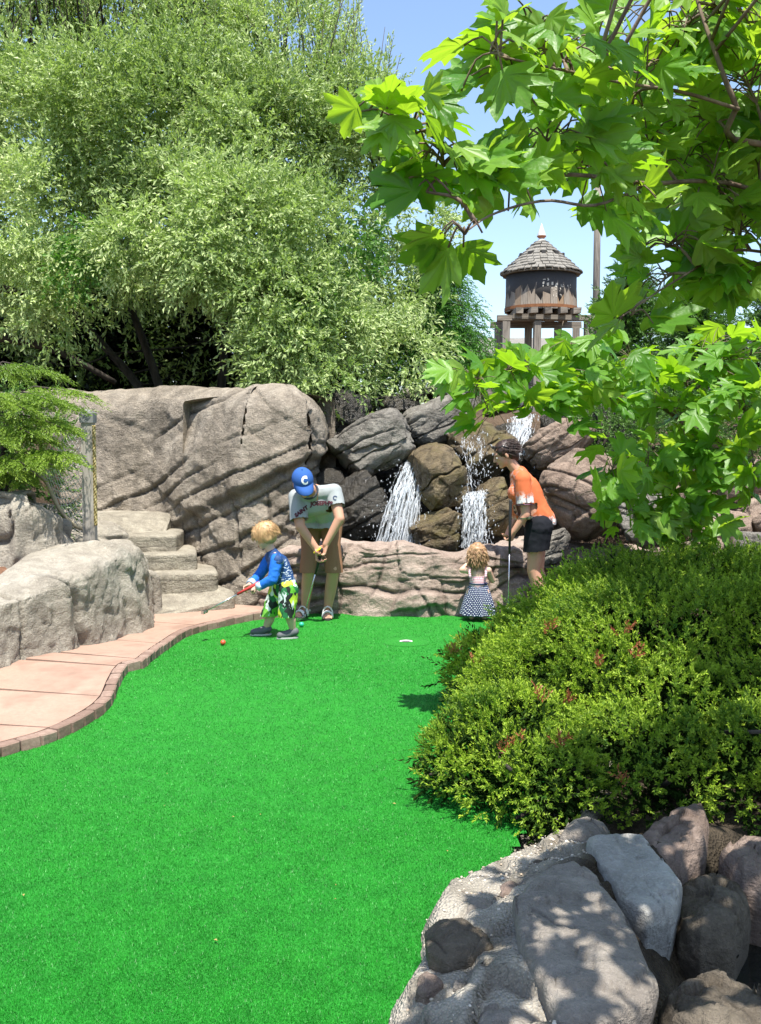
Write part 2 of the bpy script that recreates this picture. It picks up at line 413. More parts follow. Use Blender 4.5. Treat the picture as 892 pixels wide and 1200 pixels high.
# turf fibres: thinner on the ground with distance, as the eye resolves them
rng = np.random.default_rng(3)
u = rng.uniform(1/9.3, 1/2.3, 640000); yy = 1/u; xx = rng.uniform(-.42, .22, len(yy))*yy*1.0
ok = inpoly(xx, yy, green_poly) & (np.hypot(xx-HOLE[0], yy-HOLE[1]) > .07); xx, yy = xx[ok], yy[ok]; n = len(xx)
hgt = rng.uniform(.005, .010, n)*(.8+yy*.05); wd = .00062*(.55+yy*.36)
an = rng.uniform(0, 2*math.pi, n); tl = rng.normal(0, .5, (n, 2))
B = np.stack([xx, yy, gz(xx, yy)-.001], 1); sd = np.stack([np.cos(an), np.sin(an), np.zeros(n)], 1)*wd[:, None]
tip = B+np.stack([tl[:, 0]*hgt, tl[:, 1]*hgt, hgt], 1)
V = np.stack([B-sd, B+sd, tip], 1).reshape(-1, 3)
fib = mesh_np('turf_fibres', V, None, np.arange(n*3).reshape(-1, 3), {'tint': np.repeat(np.clip(rng.normal(.38, .22, n), 0, 1), 3)}, smooth=False)
ob('turf_fibres', fib, M_BLADE, green, kind='stuff')
m = MB()
for k in range(18):       # crumbs of dry leaf blown onto the carpet
    y = 1/rng.uniform(1/8.6, 1/2.6); x = rng.uniform(-.38, .12)*y
    if not inpoly(np.array([x]), np.array([y]), green_poly)[0]: continue
    a = rng.uniform(0, 6.28); L_ = rng.uniform(.006, .016); z = float(gz(x, y))+.011; ca, sa_ = math.cos(a), math.sin(a)
    m.add([(x, y, z), (x+L_*ca*.5-L_*.3*sa_, y+L_*sa_*.5+L_*.3*ca, z+.003), (x+L_*ca, y+L_*sa_, z+.001), (x+L_*ca*.5+L_*.3*sa_, y+L_*sa_*.5-L_*.3*ca, z+.004)], [(0, 1, 2, 3)])
ob('leaf_crumbs', m.mesh('leaf_crumbs', False), flat('dry_leaf', (.34, .24, .08), .8, var=.6, scale=3), green, kind='stuff')

def pathmat():
    t = NT('pink_concrete'); c = t.coord(); a = t.noise(c, 1.3, 5, .65, .4); b = t.noise(c, 40, 4, .7)
    r = t.n('ShaderNodeObjectInfo').outputs['Random']
    col = t.ramp(a, [(.3, (.28, .17, .122)), (.52, (.36, .232, .172)), (.75, (.42, .29, .22))])
    col = t.mix(t.math('MULTIPLY', r, .35), col, (.37, .26, .195))
    col = t.mix(t.ramp(b, [(.4, .3), (.6, 0.0)]), col, (.25, .16, .12))
    col = t.mix(t.ramp(t.noise(c, 5, 4, .7), [(.5, 0.0), (.68, .55)]), col, (.20, .13, .095))
    return t.done(t.bsdf(col, .85, .3, t.bump(b, .35, .008)))
M_PATH = pathmat()
path = empty('path', (-2.2, 6, 0), None, None, kind='structure')
base = ob('path_base', mesh_np('path_base', np.vstack([np.c_[kerb+kerb_n(_d)*.03, gz(kerb[:, 0], kerb[:, 1])+.02], np.c_[kerb+kerb_n(_d)*2.2, np.full(len(kerb), .03)]]),
          np.stack([np.arange(899), np.arange(899)+1, np.arange(899)+901, np.arange(899)+900], 1)), flat('joint_grout', (.22, .16, .125), .9), path)
BW = .072
def s_near(px, py):
    g = G(px, py)[:2]; return _d[np.argmin(np.linalg.norm(kerb-g, axis=1))]
joints = [0.0, s_near(-60, 905), s_near(62, 872)+.06, s_near(131, 836)+.02, s_near(150, 805), s_near(172, 795), s_near(196, 765), s_near(235, 741), s_near(300, 727), KL]
for i in range(len(joints)-1):
    a, b = joints[i]+.006, joints[i+1]-.006
    ss = np.linspace(a, b, 14); K = kerb_at(ss); Nn = kerb_n(ss)
    sk = np.array((-1.0, .12+.25*min(1, i/5))); sk /= np.linalg.norm(sk)       # joints run straight across the walk
    rows = []
    for w in (BW+.004, .5, 1.0, 1.7):
        p = K+Nn*(BW+.004)+sk*(w-BW-.004)
        rows.append(p)
    R_ = np.array(rows); z = np.broadcast_to(gz(K[:, 0], K[:, 1]), R_.shape[:2])+PATH_H+rng.normal(0, .0015)
    top = np.concatenate([R_, z[..., None]], -1); nb = np.prod(top.shape[:2])
    bot = top-np.array((0, 0, .07)); V = np.vstack([top.reshape(-1, 3), bot.reshape(-1, 3)]); nr, nc = top.shape[:2]
    Q = grid_quads(nr, nc).tolist()
    per = [(0, k) for k in range(nc)]+[(k, nc-1) for k in range(1, nr)]+[(nr-1, k) for k in range(nc-2, -1, -1)]+[(k, 0) for k in range(nr-2, 0, -1)]
    ids = [r*nc+c_ for r, c_ in per]
    for k in range(len(ids)):
        a1, b1 = ids[k], ids[(k+1) % len(ids)]; Q.append((a1, a1+nb, b1+nb, b1))
    ob('slab', mesh_np('slab', V, Q, smooth=False), M_PATH, path)
def brickmat():
    t = NT('edging_brick'); c = t.coord(); r = t.n('ShaderNodeObjectInfo').outputs['Random']; b = t.noise(c, 30, 4, .7)
    col = t.ramp(r, [(0.0, (.20, .135, .105)), (.5, (.27, .185, .145)), (1.0, (.33, .24, .19))])
    col = t.mix(t.ramp(b, [(.4, .5), (.62, 0.0)]), col, (.17, .11, .085))
    return t.done(t.bsdf(col, .9, .2, t.bump(b, .5, .008)))
M_BRICK = brickmat()
def bevel_box_mesh(name, sx, sy, sz, bev, jit, seed, sub=0):
    rg = np.random.default_rng(seed); bm = bmesh.new(); bmesh.ops.create_cube(bm, size=1)
    for v in bm.verts: v.co = Vector((v.co.x*sx+rg.uniform(-jit, jit), v.co.y*sy+rg.uniform(-jit, jit), v.co.z*sz+rg.uniform(-jit, jit)))
    bmesh.ops.bevel(bm, geom=bm.edges[:], offset=bev, segments=1, affect='EDGES')
    me = bpy.data.meshes.new(name); bm.to_mesh(me); bm.free(); return me
bricks = [bevel_box_mesh('brick', .108, BW-.004, .085, .007, .003, s) for s in range(5)]
for b_ in bricks: b_.materials.append(M_BRICK)
s = .03; i = 0
while s < KL-.06:
    p = kerb_at(s+.057); nn = kerb_n(s+.057); an = math.atan2(-nn[0], nn[1])
    o = bpy.data.objects.new('brick', bricks[i % 5]); COL.objects.link(o); setparent(o, path)
    o.location = (p[0]+nn[0]*BW/2, p[1]+nn[1]*BW/2, float(gz(*p))+PATH_H-.0395+float(rng.normal(0, .0018)))
    o.rotation_euler = (float(rng.normal(0, .012)), float(rng.normal(0, .015)), an+float(rng.normal(0, .02)))
    s += .115; i += 1
# ------------------------------------------------------------------ hillside behind the rockwork
def hill(x, y):
    yb = np.interp(x, [-9, -4.2, -3.7, -3.3, -2.0, -.6, -.4, 2.4, 3.4, 9], [8.4, 8.4, 8.6, 10.7, 10.8, 10.8, 10.1, 10.0, 8.8, 7.0])
    rp = np.interp(x, [-3.8, -3.3, -.7, -.3, 2.4, 3.4], [3.2, .8, .8, 2.9, 2.9, 3.5])
    q = np.stack([x, y, 0*x], -1).reshape(-1, 3)
    h = np.interp(x, [-3.8, -3.4], [1.02, 0])*sstep(0, .15, y-yb)
    h = np.maximum(h, 2.02*sstep(0, 1, np.clip((y-yb)/rp, 0, 1)))-.1
    return h+(fbm(q*.8, 4, 5).reshape(x.shape)*.22)*sstep(0, 1.0, y-yb)+.012*np.clip(y-13, 0, 40)
gx = np.linspace(-14, 16, 200); gy = np.linspace(7, 45, 240); X, Y = np.meshgrid(gx, gy, indexing='ij')
Z = hill(X, Y)
ob('hillside', mesh_np('hillside', np.stack([X, Y, Z], -1).reshape(-1, 3), grid_quads(200, 240)), M_SOIL, kind='structure')

# ------------------------------------------------------------------ sculpted rock walls
M_CLIFF = rockmat('cliff_rock', (.175, .145, .11), (.325, .275, .213), (.47, .41, .33), sdir=(0, .45, 0), stain=.5)
M_TAN = rockmat('tan_rockwork', (.27, .235, .185), (.39, .35, .28), (.48, .44, .365), sdir=(1.4, 0, 0), sa=.25, stain=.35)
M_PINK = rockmat('pink_rockwork', (.30, .225, .18), (.41, .32, .26), (.49, .40, .335), sdir=(0, .1, 0), stain=.15)
def sheet_rock(name, plan, top, prof, disp, nu, nv, mat, label, cat, closed=True):
    """plan: points (x,y) of the foot; top(s): crest height; prof(v)->(inset,height 0..1); disp(P,N,s,h)->(offset,cav)"""
    pl = spline(np.asarray(plan, float), nu); d = np.r_[0, np.cumsum(np.linalg.norm(np.diff(pl, axis=0), axis=1))]
    tg = unit(np.gradient(pl, axis=0)); out = np.stack([tg[:, 1], -tg[:, 0]], -1)
    v = np.linspace(0, 1, nv); ins, hh = prof(v); tp = top(d/d[-1], d)
    zb = -.06
    P = np.zeros((nu, nv, 3)); P[..., :2] = pl[:, None]-out[:, None]*(ins[None, :, None]*np.clip(tp, .25, 2)[:, None, None])
    P[..., 2] = zb+hh[None]*(tp[:, None]-zb)
    N = -grid_normals(P); N = unit(N*np.array((1, 1, .35)) + 1e-6)
    if (N[nu//2, nv//4] @ np.r_[out[nu//2], 0]) < 0: N = -N
    dv, cav = disp(P.reshape(-1, 3), N.reshape(-1, 3), np.repeat(d, nv), np.tile(v, nu))
    P2 = P.reshape(-1, 3)+N.reshape(-1, 3)*dv[:, None]
    return ob(name, mesh_np(name, P2, grid_quads(nu, nv), None, {'cav': np.clip(cav, 0, 1)}), mat, None, label, cat)
def prof_block(lean, depth, front=.62, crest=.06):
    """upright face, small rounded crest, flat top"""
    def f(v):
        a = np.clip(v/front, 0, 1); b = np.clip((v-front)/.22, 0, 1); c = np.clip((v-front-.22)/(1-front-.22), 0, 1)
        k = np.clip((a-.82)/.18, 0, 1)
        hh = np.where(a < .82, a*1.12, .82*1.12+(1-.82*1.12)*np.sin(k*math.pi/2)) + .02*np.sin(b*math.pi) - c*.95
        return lean*a+crest*(1-np.cos(k*math.pi/2))+depth*b+.02*c, np.clip(hh, 0, 1.05)
    return f
def prof_lean(lean, depth, front=.62):
    def f(v):
        a = np.clip(v/front, 0, 1); b = np.clip((v-front)/(.22), 0, 1); c = np.clip((v-front-.22)/(1-front-.22), 0, 1)
        hh = np.sin(a*math.pi/2*.97)**.9*.97+.03*np.sin(b*math.pi)+.03*np.minimum(1, a) - c*.95
        ins = lean*a**1.6+depth*b+.02*c
        return ins, np.clip(hh, 0, 1.05)
    return f
# cliff
def cliff_disp(P, N, s, v):
    x, y, z = P.T; al = math.radians(27); w = fbm(P*.9, 2, 31)*.12+fbm(P*5, 3, 32)*.02
    e = z*math.cos(al)-(x+1.0)*math.sin(al)+w          # runs across the beds
    front = 1-sstep(.62, .75, v)
    d = (.07+.05*sstep(-1.7, -.9, x))*sstep(1.10, 1.20, e)*sstep(2.5, 1.7, e)*sstep(-2.75, -1.9, x)*sstep(-.45, -.75, x)     # the big overhanging bed
    cav = np.exp(-((e-1.14)/.035)**2)
    for k, (ek, st, wd) in enumerate([(.16, .07, .016), (.36, .09, .02), (.52, .05, .012), (.66, .06, .016), (.79, .05, .012), (.93, .06, .02), (1.03, .05, .012), (1.30, .03, .010), (1.46, .035, .012), (1.62, .03, .014), (1.70, .02, .01), (1.86, .02, .012), (2.05, .012, .012)]):
        am = sstep(-.3, .45, vnoise(P*.75+k*5.1, 60+k))
        d += st*np.tanh((e-ek)/.022)*am*.46*(1 if k % 2 else .6); g = np.exp(-((e-ek)/wd)**2)*am; d -= .04*g; cav = np.maximum(cav, g)
    d += fbm(P*1.3, 4, 11)*.075+fbm(P*7, 3, 12)*.02
    Rb = rotm((0, 1, 0), al); q = (P @ Rb)*np.array((1.5, 1.5, 4.2))+.45*np.stack([vnoise(P*2, 91), vnoise(P*2, 92), vnoise(P*2, 93)], 1)
    fh, fj = facet(q*np.array((.6, .6, 1.0)), 95); am = .6-.3*sstep(1.15, 1.3, e); d += fh*.07*am-fj*.012*am; cav = np.maximum(cav, fj*.35*am)
    fh, fj = facet((P @ Rb)*np.array((5, 5, 11.0))+.5*vnoise(P*5, 96)[:, None], 97); d += fh*.018*am
    for k, xc in enumerate([-1.75, -1.28, -.95]):        # a few upright joints
        g = np.exp(-((x-xc+w*.6+.12*z)/.014)**2)*sstep(.1, .5, vnoise(P*1.3+k*3, 80+k)+.3)*(e < 1.1); d -= .035*g; cav = np.maximum(cav, g)
    return d*front, cav*front
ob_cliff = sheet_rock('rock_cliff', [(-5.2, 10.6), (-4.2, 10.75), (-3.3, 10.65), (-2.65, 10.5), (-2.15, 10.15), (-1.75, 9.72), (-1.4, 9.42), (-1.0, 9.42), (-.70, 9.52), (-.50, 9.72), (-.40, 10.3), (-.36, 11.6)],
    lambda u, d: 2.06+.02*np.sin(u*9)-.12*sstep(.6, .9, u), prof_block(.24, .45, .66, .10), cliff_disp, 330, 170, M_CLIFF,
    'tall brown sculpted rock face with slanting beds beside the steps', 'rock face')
# low tan wall along the walk
def flute_disp(P, N, s, v):
    front = 1-sstep(.60, .72, v); w = fbm(P*1.5, 3, 41)
    d = fbm(P*1.3, 4, 42)*.07+fbm(P*6, 4, 43)*.022; cav = np.zeros(len(P))
    fh, fj = facet(P*np.array((2.6, 2.6, 1.6))+.5*np.stack([vnoise(P*3, 191), vnoise(P*3, 192), vnoise(P*3, 193)], 1), 195); d += fh*.025*front-fj*.006*front; cav = np.maximum(cav, fj*.2*front)
    fh, fj = facet(P*9+.5*vnoise(P*7, 196)[:, None], 197); d += fh*.010*front
    q = np.stack([s*3.1+w*.35, 0*s, P[:, 2]*.55], 1)
    r = 1-np.abs(vnoise(q, 44)); d += (sstep(.55, 1, r)*.075-.03)*front
    g = sstep(.93, 1.0, 1-np.abs(vnoise(np.stack([s*2.1+w*.5, 0*s+4, P[:, 2]*.6], 1), 47)))
    d -= .055*g*front; cav = np.maximum(cav, g*front)
    g = np.exp(-((P[:, 2]-.42*s+w*.15-.1)/.012)**2)*(vnoise(P*1.2, 48) > -.1); d -= .02*g*front; cav = np.maximum(cav, g*.6*front)
    return d, cav
wl = [G(-330, 960, .05)[:2], G(-140, 858, .05)[:2], G(-20, 810, .05)[:2], G(62, 784, .05)[:2], G(122, 764, .05)[:2], G(168, 741, .05)[:2], G(186, 728, .05)[:2]+np.array((0.0, .1)), (-2.10, 9.32), (-2.35, 9.65), (-2.6, 10.0)]
_tp = [(0, .60), (.25, .56), (.42, .58), (.55, .66), (.66, .74), (.72, .72), (.77, .52), (.81, .40), (.86, .55), (.92, .80), (1, .9)]
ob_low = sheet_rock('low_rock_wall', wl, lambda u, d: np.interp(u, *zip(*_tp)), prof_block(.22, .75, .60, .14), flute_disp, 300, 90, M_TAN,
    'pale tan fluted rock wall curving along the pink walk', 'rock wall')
wu = [(-5.0, 7.55), (-4.2, 7.62), (-3.6, 7.7), W(20, 660, 7.75)[:2], W(62, 660, 7.9)[:2], W(88, 650, 8.15)[:2], W(97, 640, 8.5)[:2], (-2.72, 8.85), (-2.85, 9.4)]
ob_up = sheet_rock('raised_rock_wall', wu, lambda u, d: 1.10+.05*np.sin(u*14)-.16*sstep(.6, .85, u), prof_block(.14, .6, .60, .12), flute_disp, 220, 80, M_TAN,
    'upper tan rock ledge holding the evergreen bed beside the post', 'rock wall')
# mulch bed between the two
t = NT('mulch'); c = t.coord(); v_ = t.n('ShaderNodeTexVoronoi', {'Vector': c, 'Scale': 38.0}); b = v_.outputs['Color']; 
M_MULCH = t.done(t.bsdf(t.mix(t.noise(c, 30, 3), (.10, .05, .03), (.27, .15, .095)), .95, .1, t.bump(v_.outputs['Distance'], .9, .03)))
gx = np.linspace(-5, -2.45, 60); gy = np.linspace(6.6, 9.2, 60); X, Y = np.meshgrid(gx, gy, indexing='ij')
Z = .52+.09*sstep(7, 8, Y)+.03*fbm(np.stack([X, Y, 0*X], -1).reshape(-1, 3)*6, 3, 3).reshape(X.shape)+.06*(X+2.5)*-0.3
# keep the bed behind the wall crest
pl = spline(np.array(wl), 200); 
Yb = np.interp(X, pl[:150, 0], pl[:150, 1])+.42
Z = np.where(Y < Yb, Z-.45, Z)
bed = ob('planting_bed', mesh_np('planting_bed', np.stack([X, Y, Z], -1).reshape(-1, 3), grid_quads(60, 60)), M_MULCH, kind='structure')

# front low wall under the falls
def front_disp(P, N, s, v):
    front = 1-sstep(.66, .80, v); x, y, z = P.T; w = fbm(P*2.2, 3, 51)*.10
    d = fbm(P*1.6, 4, 52)*.07+fbm(P*8, 4, 53)*.022; cav = np.zeros(len(P))
    fh, fj = facet(P*np.array((1.9, 1.9, 4.2))+.4*np.stack([vnoise(P*3, 291), vnoise(P*3, 292), vnoise(P*3, 293)], 1), 295); d += fh*.045*front-fj*.008*front; cav = np.maximum(cav, fj*.45*front)
    fh, fj = facet(P*np.array((6, 6, 12.))+.5*vnoise(P*6, 296)[:, None], 297); d += fh*.014*front
    zz = z+w
    def groove(g, dep, cv=1.0):
        nonlocal d, cav
        d = d-dep*.55*g*front; cav = np.maximum(cav, g*cv*front)
    low = .25-.05*np.sin(x*3)
    d += .09*sstep(low+.02, low-.05, zz)*front*sstep(-.5, .2, np.sin(x*4.2+1))
    groove(np.exp(-((zz-low)/.014)**2)*sstep(-.5, .1, vnoise(P*1.4, 54)), .06)
    for k, (xc, sl, za, zb_) in enumerate([(-.02, .25, .2, .7), (.55, -.2, .0, .28), (.28, -.5, 0, .25), (1.05, .15, .2, .7), (-.36, .1, 0, .7), (1.5, .2, 0, .7)]):
        groove(np.exp(-((x-xc-sl*(z-.3)+w)/.016)**2)*sstep(za-.05, za, z)*sstep(zb_+.05, zb_, z), .05)
    for k in range(6):
        groove(np.exp(-((zz-.30-.06*k-.05*x)/.008)**2)*sstep(.15, .45, vnoise(np.stack([x*2.3, y, 0*x+k*3.7], 1), 57)), .03, .8)
    # layered grooves at the left end, darkened for the man's shadow on the wall
    m_ = sstep(-.28, -.5, x)
    for zc in (.14, .27, .40, .52): groove(np.exp(-((zz-zc)/.02)**2)*m_, .07)
    return d, cav
wf = [(-1.35, 9.75), (-.98, 9.42), (-.78, 9.24), (-.45, 9.22), (-.1, 9.18), (.4, 9.13), (.9, 9.15), (1.35, 9.35), (1.7, 9.75), (2.3, 10.0), (3.2, 9.6), (4.0, 9.2)]
ob_front = sheet_rock('pool_wall', wf, lambda u, d: .60-.03*np.sin(u*20)-.04*sstep(.5, .7, u)+.02*np.sin(u*47), prof_lean(.22, .5, .66), front_disp, 340, 100, M_PINK,
    'low pinkish rock wall between the green and the waterfall pool', 'rock wall')

# pool behind the wall
t = NT('pool_water'); c = t.coord(); 
M_POOL = t.done(t.bsdf((.01, .012, .011), .06, .6, t.bump(t.noise(c, 9, 3), .25, .02)))
ob('pool_water', mesh_np('pool_water', [(-.9, 9.3, .42), (2.6, 9.3, .42), (2.6, 11.4, .42), (-.9, 11.4, .42)], [(0, 1, 2, 3)]), M_POOL, kind='structure')
# ------------------------------------------------------------------ steps
M_STEP = rockmat('step_stone', (.27, .235, .18), (.39, .35, .27), (.48, .44, .35), sdir=(0, 0, 0), stain=.45)
steps = empty('stone_steps', (-1.9, 9.4, .06), 'five weathered tan stone steps climbing beside the rock face', 'steps')
for k, (pl_, pr_, Yk, Zk, rot) in enumerate([(184, 262, 8.98, .225, 30), (162, 237, 9.18, .385, 13), (146, 212, 9.36, .545, 11), (124, 188, 9.55, .705, 4), (98, 172, 9.85, .865, 0)]):
    a = W(pl_, 600, Yk); b = W(pr_, 600, Yk); wdt = (b[0]-a[0]); dep = .85; hh = .30
    R_ = rotm((0, 0, 1), math.radians(rot))
    c0 = np.array(((a[0]+b[0])/2-.05, Yk, Zk-hh/2))+R_ @ np.array((0.02, dep/2, 0))
    me = rock_mesh('step', c0, (wdt+.34, dep, hh), R_, 300+k, 44, 16.0, (0, .05, 1), 1, .004, .02, 1, .004, .8, .22)
    ob('step', me, M_STEP, steps)
# ------------------------------------------------------------------ waterfall rocks
M_GREY = rockmat('grey_boulder', (.14, .125, .105), (.25, .23, .195), (.36, .34, .29), sdir=(0, .4, 0), stain=.5)
M_BROWN = rockmat('algae_boulder', (.07, .048, .022), (.16, .115, .055), (.26, .20, .11), sdir=(0, .25, 0), rough=.55, wet=.4, moss=(.13, .105, .03), stain=.4)
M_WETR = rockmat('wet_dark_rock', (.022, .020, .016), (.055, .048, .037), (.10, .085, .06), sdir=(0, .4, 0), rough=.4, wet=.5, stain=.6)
M_PBOUL = rockmat('pink_boulder', (.22, .155, .115), (.33, .245, .185), (.42, .335, .265), sdir=(0, .6, 0), stain=.3)
def boulder(name, px, py, Y, wpx, hpx, dep, roll, mat, seed, label, yaw=0, group=None, n=44, power=3.4, cr=3, facets=7, strata=(0, .2, 1), pitch=0, cat='boulder', rough=.07, crackd=.035):
    c = W(px, py, Y); k = Y/F_PX
    R_ = rotm((0, 0, 1), math.radians(yaw)) @ rotm((0, 1, 0), math.radians(-roll)) @ rotm((1, 0, 0), math.radians(pitch))
    me = rock_mesh(name, c, (wpx*k, dep, hpx*k), R_, seed, n, power, strata, cr, crackd, rough, facets)
    return ob(name, me, mat, None, label, cat, group)
boulder('boulder', 434, 519, 10.55, 96, 66, .75, 24, M_GREY, 1, 'big grey tilted boulder overhanging the left fall', n=60, strata=(.1, .2, 1), power=4.2, facets=4)
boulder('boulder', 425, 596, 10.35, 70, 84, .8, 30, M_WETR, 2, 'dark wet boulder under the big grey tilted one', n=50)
boulder('boulder', 512, 559, 10.2, 64, 78, .7, 20, M_BROWN, 3, 'brown algae-covered boulder splitting the two falls', n=56, strata=(-.1, .2, 1), facets=6, crackd=.05)
boulder('boulder', 517, 620, 10.0, 66, 58, .6, 17, M_BROWN, 4, 'low brown boulder below the algae-covered one', n=50)
boulder('boulder', 517, 494, 11.1, 88, 50, .8, 20, M_GREY, 5, 'grey ledge boulder at the crest between the falls', n=50, power=4.5, facets=4)
boulder('boulder', 568, 527, 10.9, 76, 86, .8, 35, M_BROWN, 6, 'golden brown wet boulder the right fall runs over', n=54)
boulder('boulder', 583, 593, 10.05, 48, 66, .6, 25, M_BROWN, 7, 'wet brown boulder behind the woman in orange', n=46)
boulder('boulder', 655, 517, 10.7, 84, 46, .7, 30, M_PBOUL, 8, 'pinkish boulder with slanting cracks right of the upper fall', n=54, power=4, facets=4)
boulder('boulder', 686, 580, 10.15, 92, 98, .9, 32, M_PBOUL, 9, 'large rounded tan boulder behind the juniper bush', n=64, power=2.8, facets=3, strata=(.9, .2, .5), cr=5)
boulder('boulder', 636, 641, 9.7, 70, 40, .45, 20, M_GREY, 10, 'small grey rock at the foot of the large rounded one', n=40)
boulder('boulder', 748, 602, 9.6, 62, 80, .7, -12, M_GREY, 11, 'grey upright rock under the plane tree leaves', n=44)
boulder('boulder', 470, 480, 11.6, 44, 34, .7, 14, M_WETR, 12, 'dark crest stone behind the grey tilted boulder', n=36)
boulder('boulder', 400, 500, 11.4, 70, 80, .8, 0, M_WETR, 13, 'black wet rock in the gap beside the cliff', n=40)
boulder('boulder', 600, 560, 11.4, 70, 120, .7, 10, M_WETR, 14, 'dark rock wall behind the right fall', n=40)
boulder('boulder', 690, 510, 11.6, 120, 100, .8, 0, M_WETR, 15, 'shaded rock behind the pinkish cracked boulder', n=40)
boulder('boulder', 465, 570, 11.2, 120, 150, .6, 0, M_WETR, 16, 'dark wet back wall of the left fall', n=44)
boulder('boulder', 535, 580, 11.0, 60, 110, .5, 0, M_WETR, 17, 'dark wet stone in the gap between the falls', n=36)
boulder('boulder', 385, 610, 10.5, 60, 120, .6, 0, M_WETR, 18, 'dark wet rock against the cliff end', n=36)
for k, (px, py, w_, h_, r_) in enumerate([(478, 466, 70, 13, 4), (502, 459, 62, 11, -3), (528, 464, 50, 14, 6), (455, 470, 46, 12, 9), (590, 478, 46, 14, 12)]):
    boulder('crest_stone', px, py, 11.7+.1*k, w_, h_, .6, r_, M_GREY if k % 2 else M_WETR, 40+k, ('dark thin slab on the crest right above the big grey tilted boulder', 'grey thin slab uppermost on the waterfall crest', 'dark thick slab on the crest above the grey ledge boulder', 'small grey slab on the crest nearest the cliff end', 'dark slab on the crest at the head of the right fall')[k], group='flat stones along the waterfall crest', n=26, power=4, cr=1, cat='stone')
for k, (px, py, w_, h_, r_, Y) in enumerate([(842, 612, 60, 36, 5, 8.9), (880, 640, 60, 36, -4, 8.6), (890, 600, 56, 40, 3, 9.0), (820, 644, 56, 34, 3, 8.8), (800, 590, 60, 50, -8, 9.4), (872, 560, 64, 44, 6, 9.4)]):
    boulder('stacked_stone', px, py, Y, w_, h_, .55, r_, M_PBOUL if k != 1 else M_GREY, 60+k, ('pink stacked stone directly beside the young plane tree trunk', 'grey stone at the base of the pink stone stack', 'pink stone resting on the grey base stone', 'low pink stone left of the young plane tree foot', 'pink stone leaning on the grey upright rock', 'pink stone topping the stack under the yew shrub')[k], group='stacked stones at the right of the garden', n=30, power=5, cr=2, cat='stone')
# ------------------------------------------------------------------ falling water
t = NT('white_water'); fr = t.n('ShaderNodeLayerWeight', {'Blend': .35}).outputs['Facing']
b_ = t.bsdf((.86, .90, .93), .12, .6); tr = t.n('ShaderNodeBsdfTransparent').outputs[0]
tl = t.n('ShaderNodeBsdfTranslucent', {'Color': (.85, .9, .95)}).outputs[0]
M_WATER = t.done(t.n('ShaderNodeMixShader', {0: .5, 1: t.n('ShaderNodeMixShader', {0: .35, 1: b_, 2: tl}).outputs[0], 2: tr}).outputs[0])
t = NT('water_sheet'); uvn = t.n('ShaderNodeUVMap').outputs[0]; mp = t.n('ShaderNodeMapping', {'Vector': uvn, 'Scale': (46, 4.5, 1)}).outputs[0]
al_ = t.ramp(t.noise(mp, 1.0, 5, .65, .6), [(.42, 0.0), (.62, .75)]); b_ = t.bsdf((.84, .88, .91), .18, .6); tl = t.n('ShaderNodeBsdfTranslucent', {'Color': (.85, .9, .95)}).outputs[0]
M_SHEET = t.done(t.n('ShaderNodeMixShader', {0: al_, 1: t.n('ShaderNodeBsdfTransparent').outputs[0], 2: t.n('ShaderNodeMixShader', {0: .4, 1: b_, 2: tl}).outputs[0]}).outputs[0])
def fall(name, tops, bots, ns, nd, seed, spread=.05, arc=.16, rmax=.0062, sheet=True):
    ns = int(ns*.9)
    """tops/bots: world ends of the lip and of the foot; strands follow a thrown arc and break into beads"""
    rg = np.random.default_rng(seed); m = MB(); t0, t1 = map(np.array, tops); b0, b1 = map(np.array, bots)
    def at(f, v): 
        a = t0+(t1-t0)*f; b = b0+(b1-b0)*f; p = a+(b-a)*v
        p = p+np.array((0, 0, 1.0))*arc*math.sin(math.pi*min(v, 1))*.8
        return p+np.array((0, -1, 0))*arc*math.sin(math.pi*v)*.5
    for i in range(ns):
        f = np.clip(rg.beta(1.2, 1.2)+rg.normal(0, .06), -.1, 1.1); v0 = rg.beta(1, 1.25)*.96; ln = rg.uniform(.05, .28); v1 = min(1.02, v0+ln); k = 7
        off = rg.normal(0, spread, 3)*np.array((.6, .6, .3))*(.3+v0); P = []
        for v in np.linspace(v0, v1, k): P.append(at(f+rg.normal(0, .012), v)+off+rg.normal(0, .006, 3))
        r = rg.uniform(.3, 1)**2*rmax*np.sin(np.linspace(.12, math.pi-.08, k))**.7*rg.uniform(.6, 1.3, k)
        m.tube(P, np.maximum(r, .0008), 5)
    for i in range(nd):
        f = rg.uniform(-.15, 1.15); v = rg.beta(1.5, 1.0)
        c = at(f, v)+rg.normal(0, spread*1.7, 3)*(.3+v)+np.array((0, 0, abs(rg.normal(0, .03))*(v > .85)*2.5)); r = rg.uniform(.2, 1)**2.2*.0065+.0012
        m.ell(c, (r, r, r*rg.uniform(1, 2.4)), None, 5, 4)
    w_ = ob(name, m.mesh(name), M_WATER, kind='structure')
    if not sheet: return w_
    nu, nv = 26, 40; V = np.array([[at(.02+.96*i/(nu-1), .02+.98*j/(nv-1))+np.array((0, .02+.03*math.sin(i*1.9+seed)+.02*math.sin(j*.7+i), 0)) for j in range(nv)] for i in range(nu)]).reshape(-1, 3)
    uv = np.array([[(i/(nu-1)*np.linalg.norm(b1-b0), j/(nv-1)) for j in range(nv)] for i in range(nu)]).reshape(-1, 2)
    ob('water_sheet', mesh_np('water_sheet', V, grid_quads(nu, nv), None, None, True, uv), M_SHEET, w_); return w_
fall('waterfall', (W(482, 533, 10.4), W(502, 524, 10.55)), (W(438, 642, 9.85), W(487, 642, 9.85)), 300, 650, 1, .05, .14)
fall('waterfall', (W(536, 512, 10.5), W(566, 500, 10.5)), (W(545, 585, 10.05), W(566, 578, 10.05)), 75, 200, 2, .05, .05, .005, False)
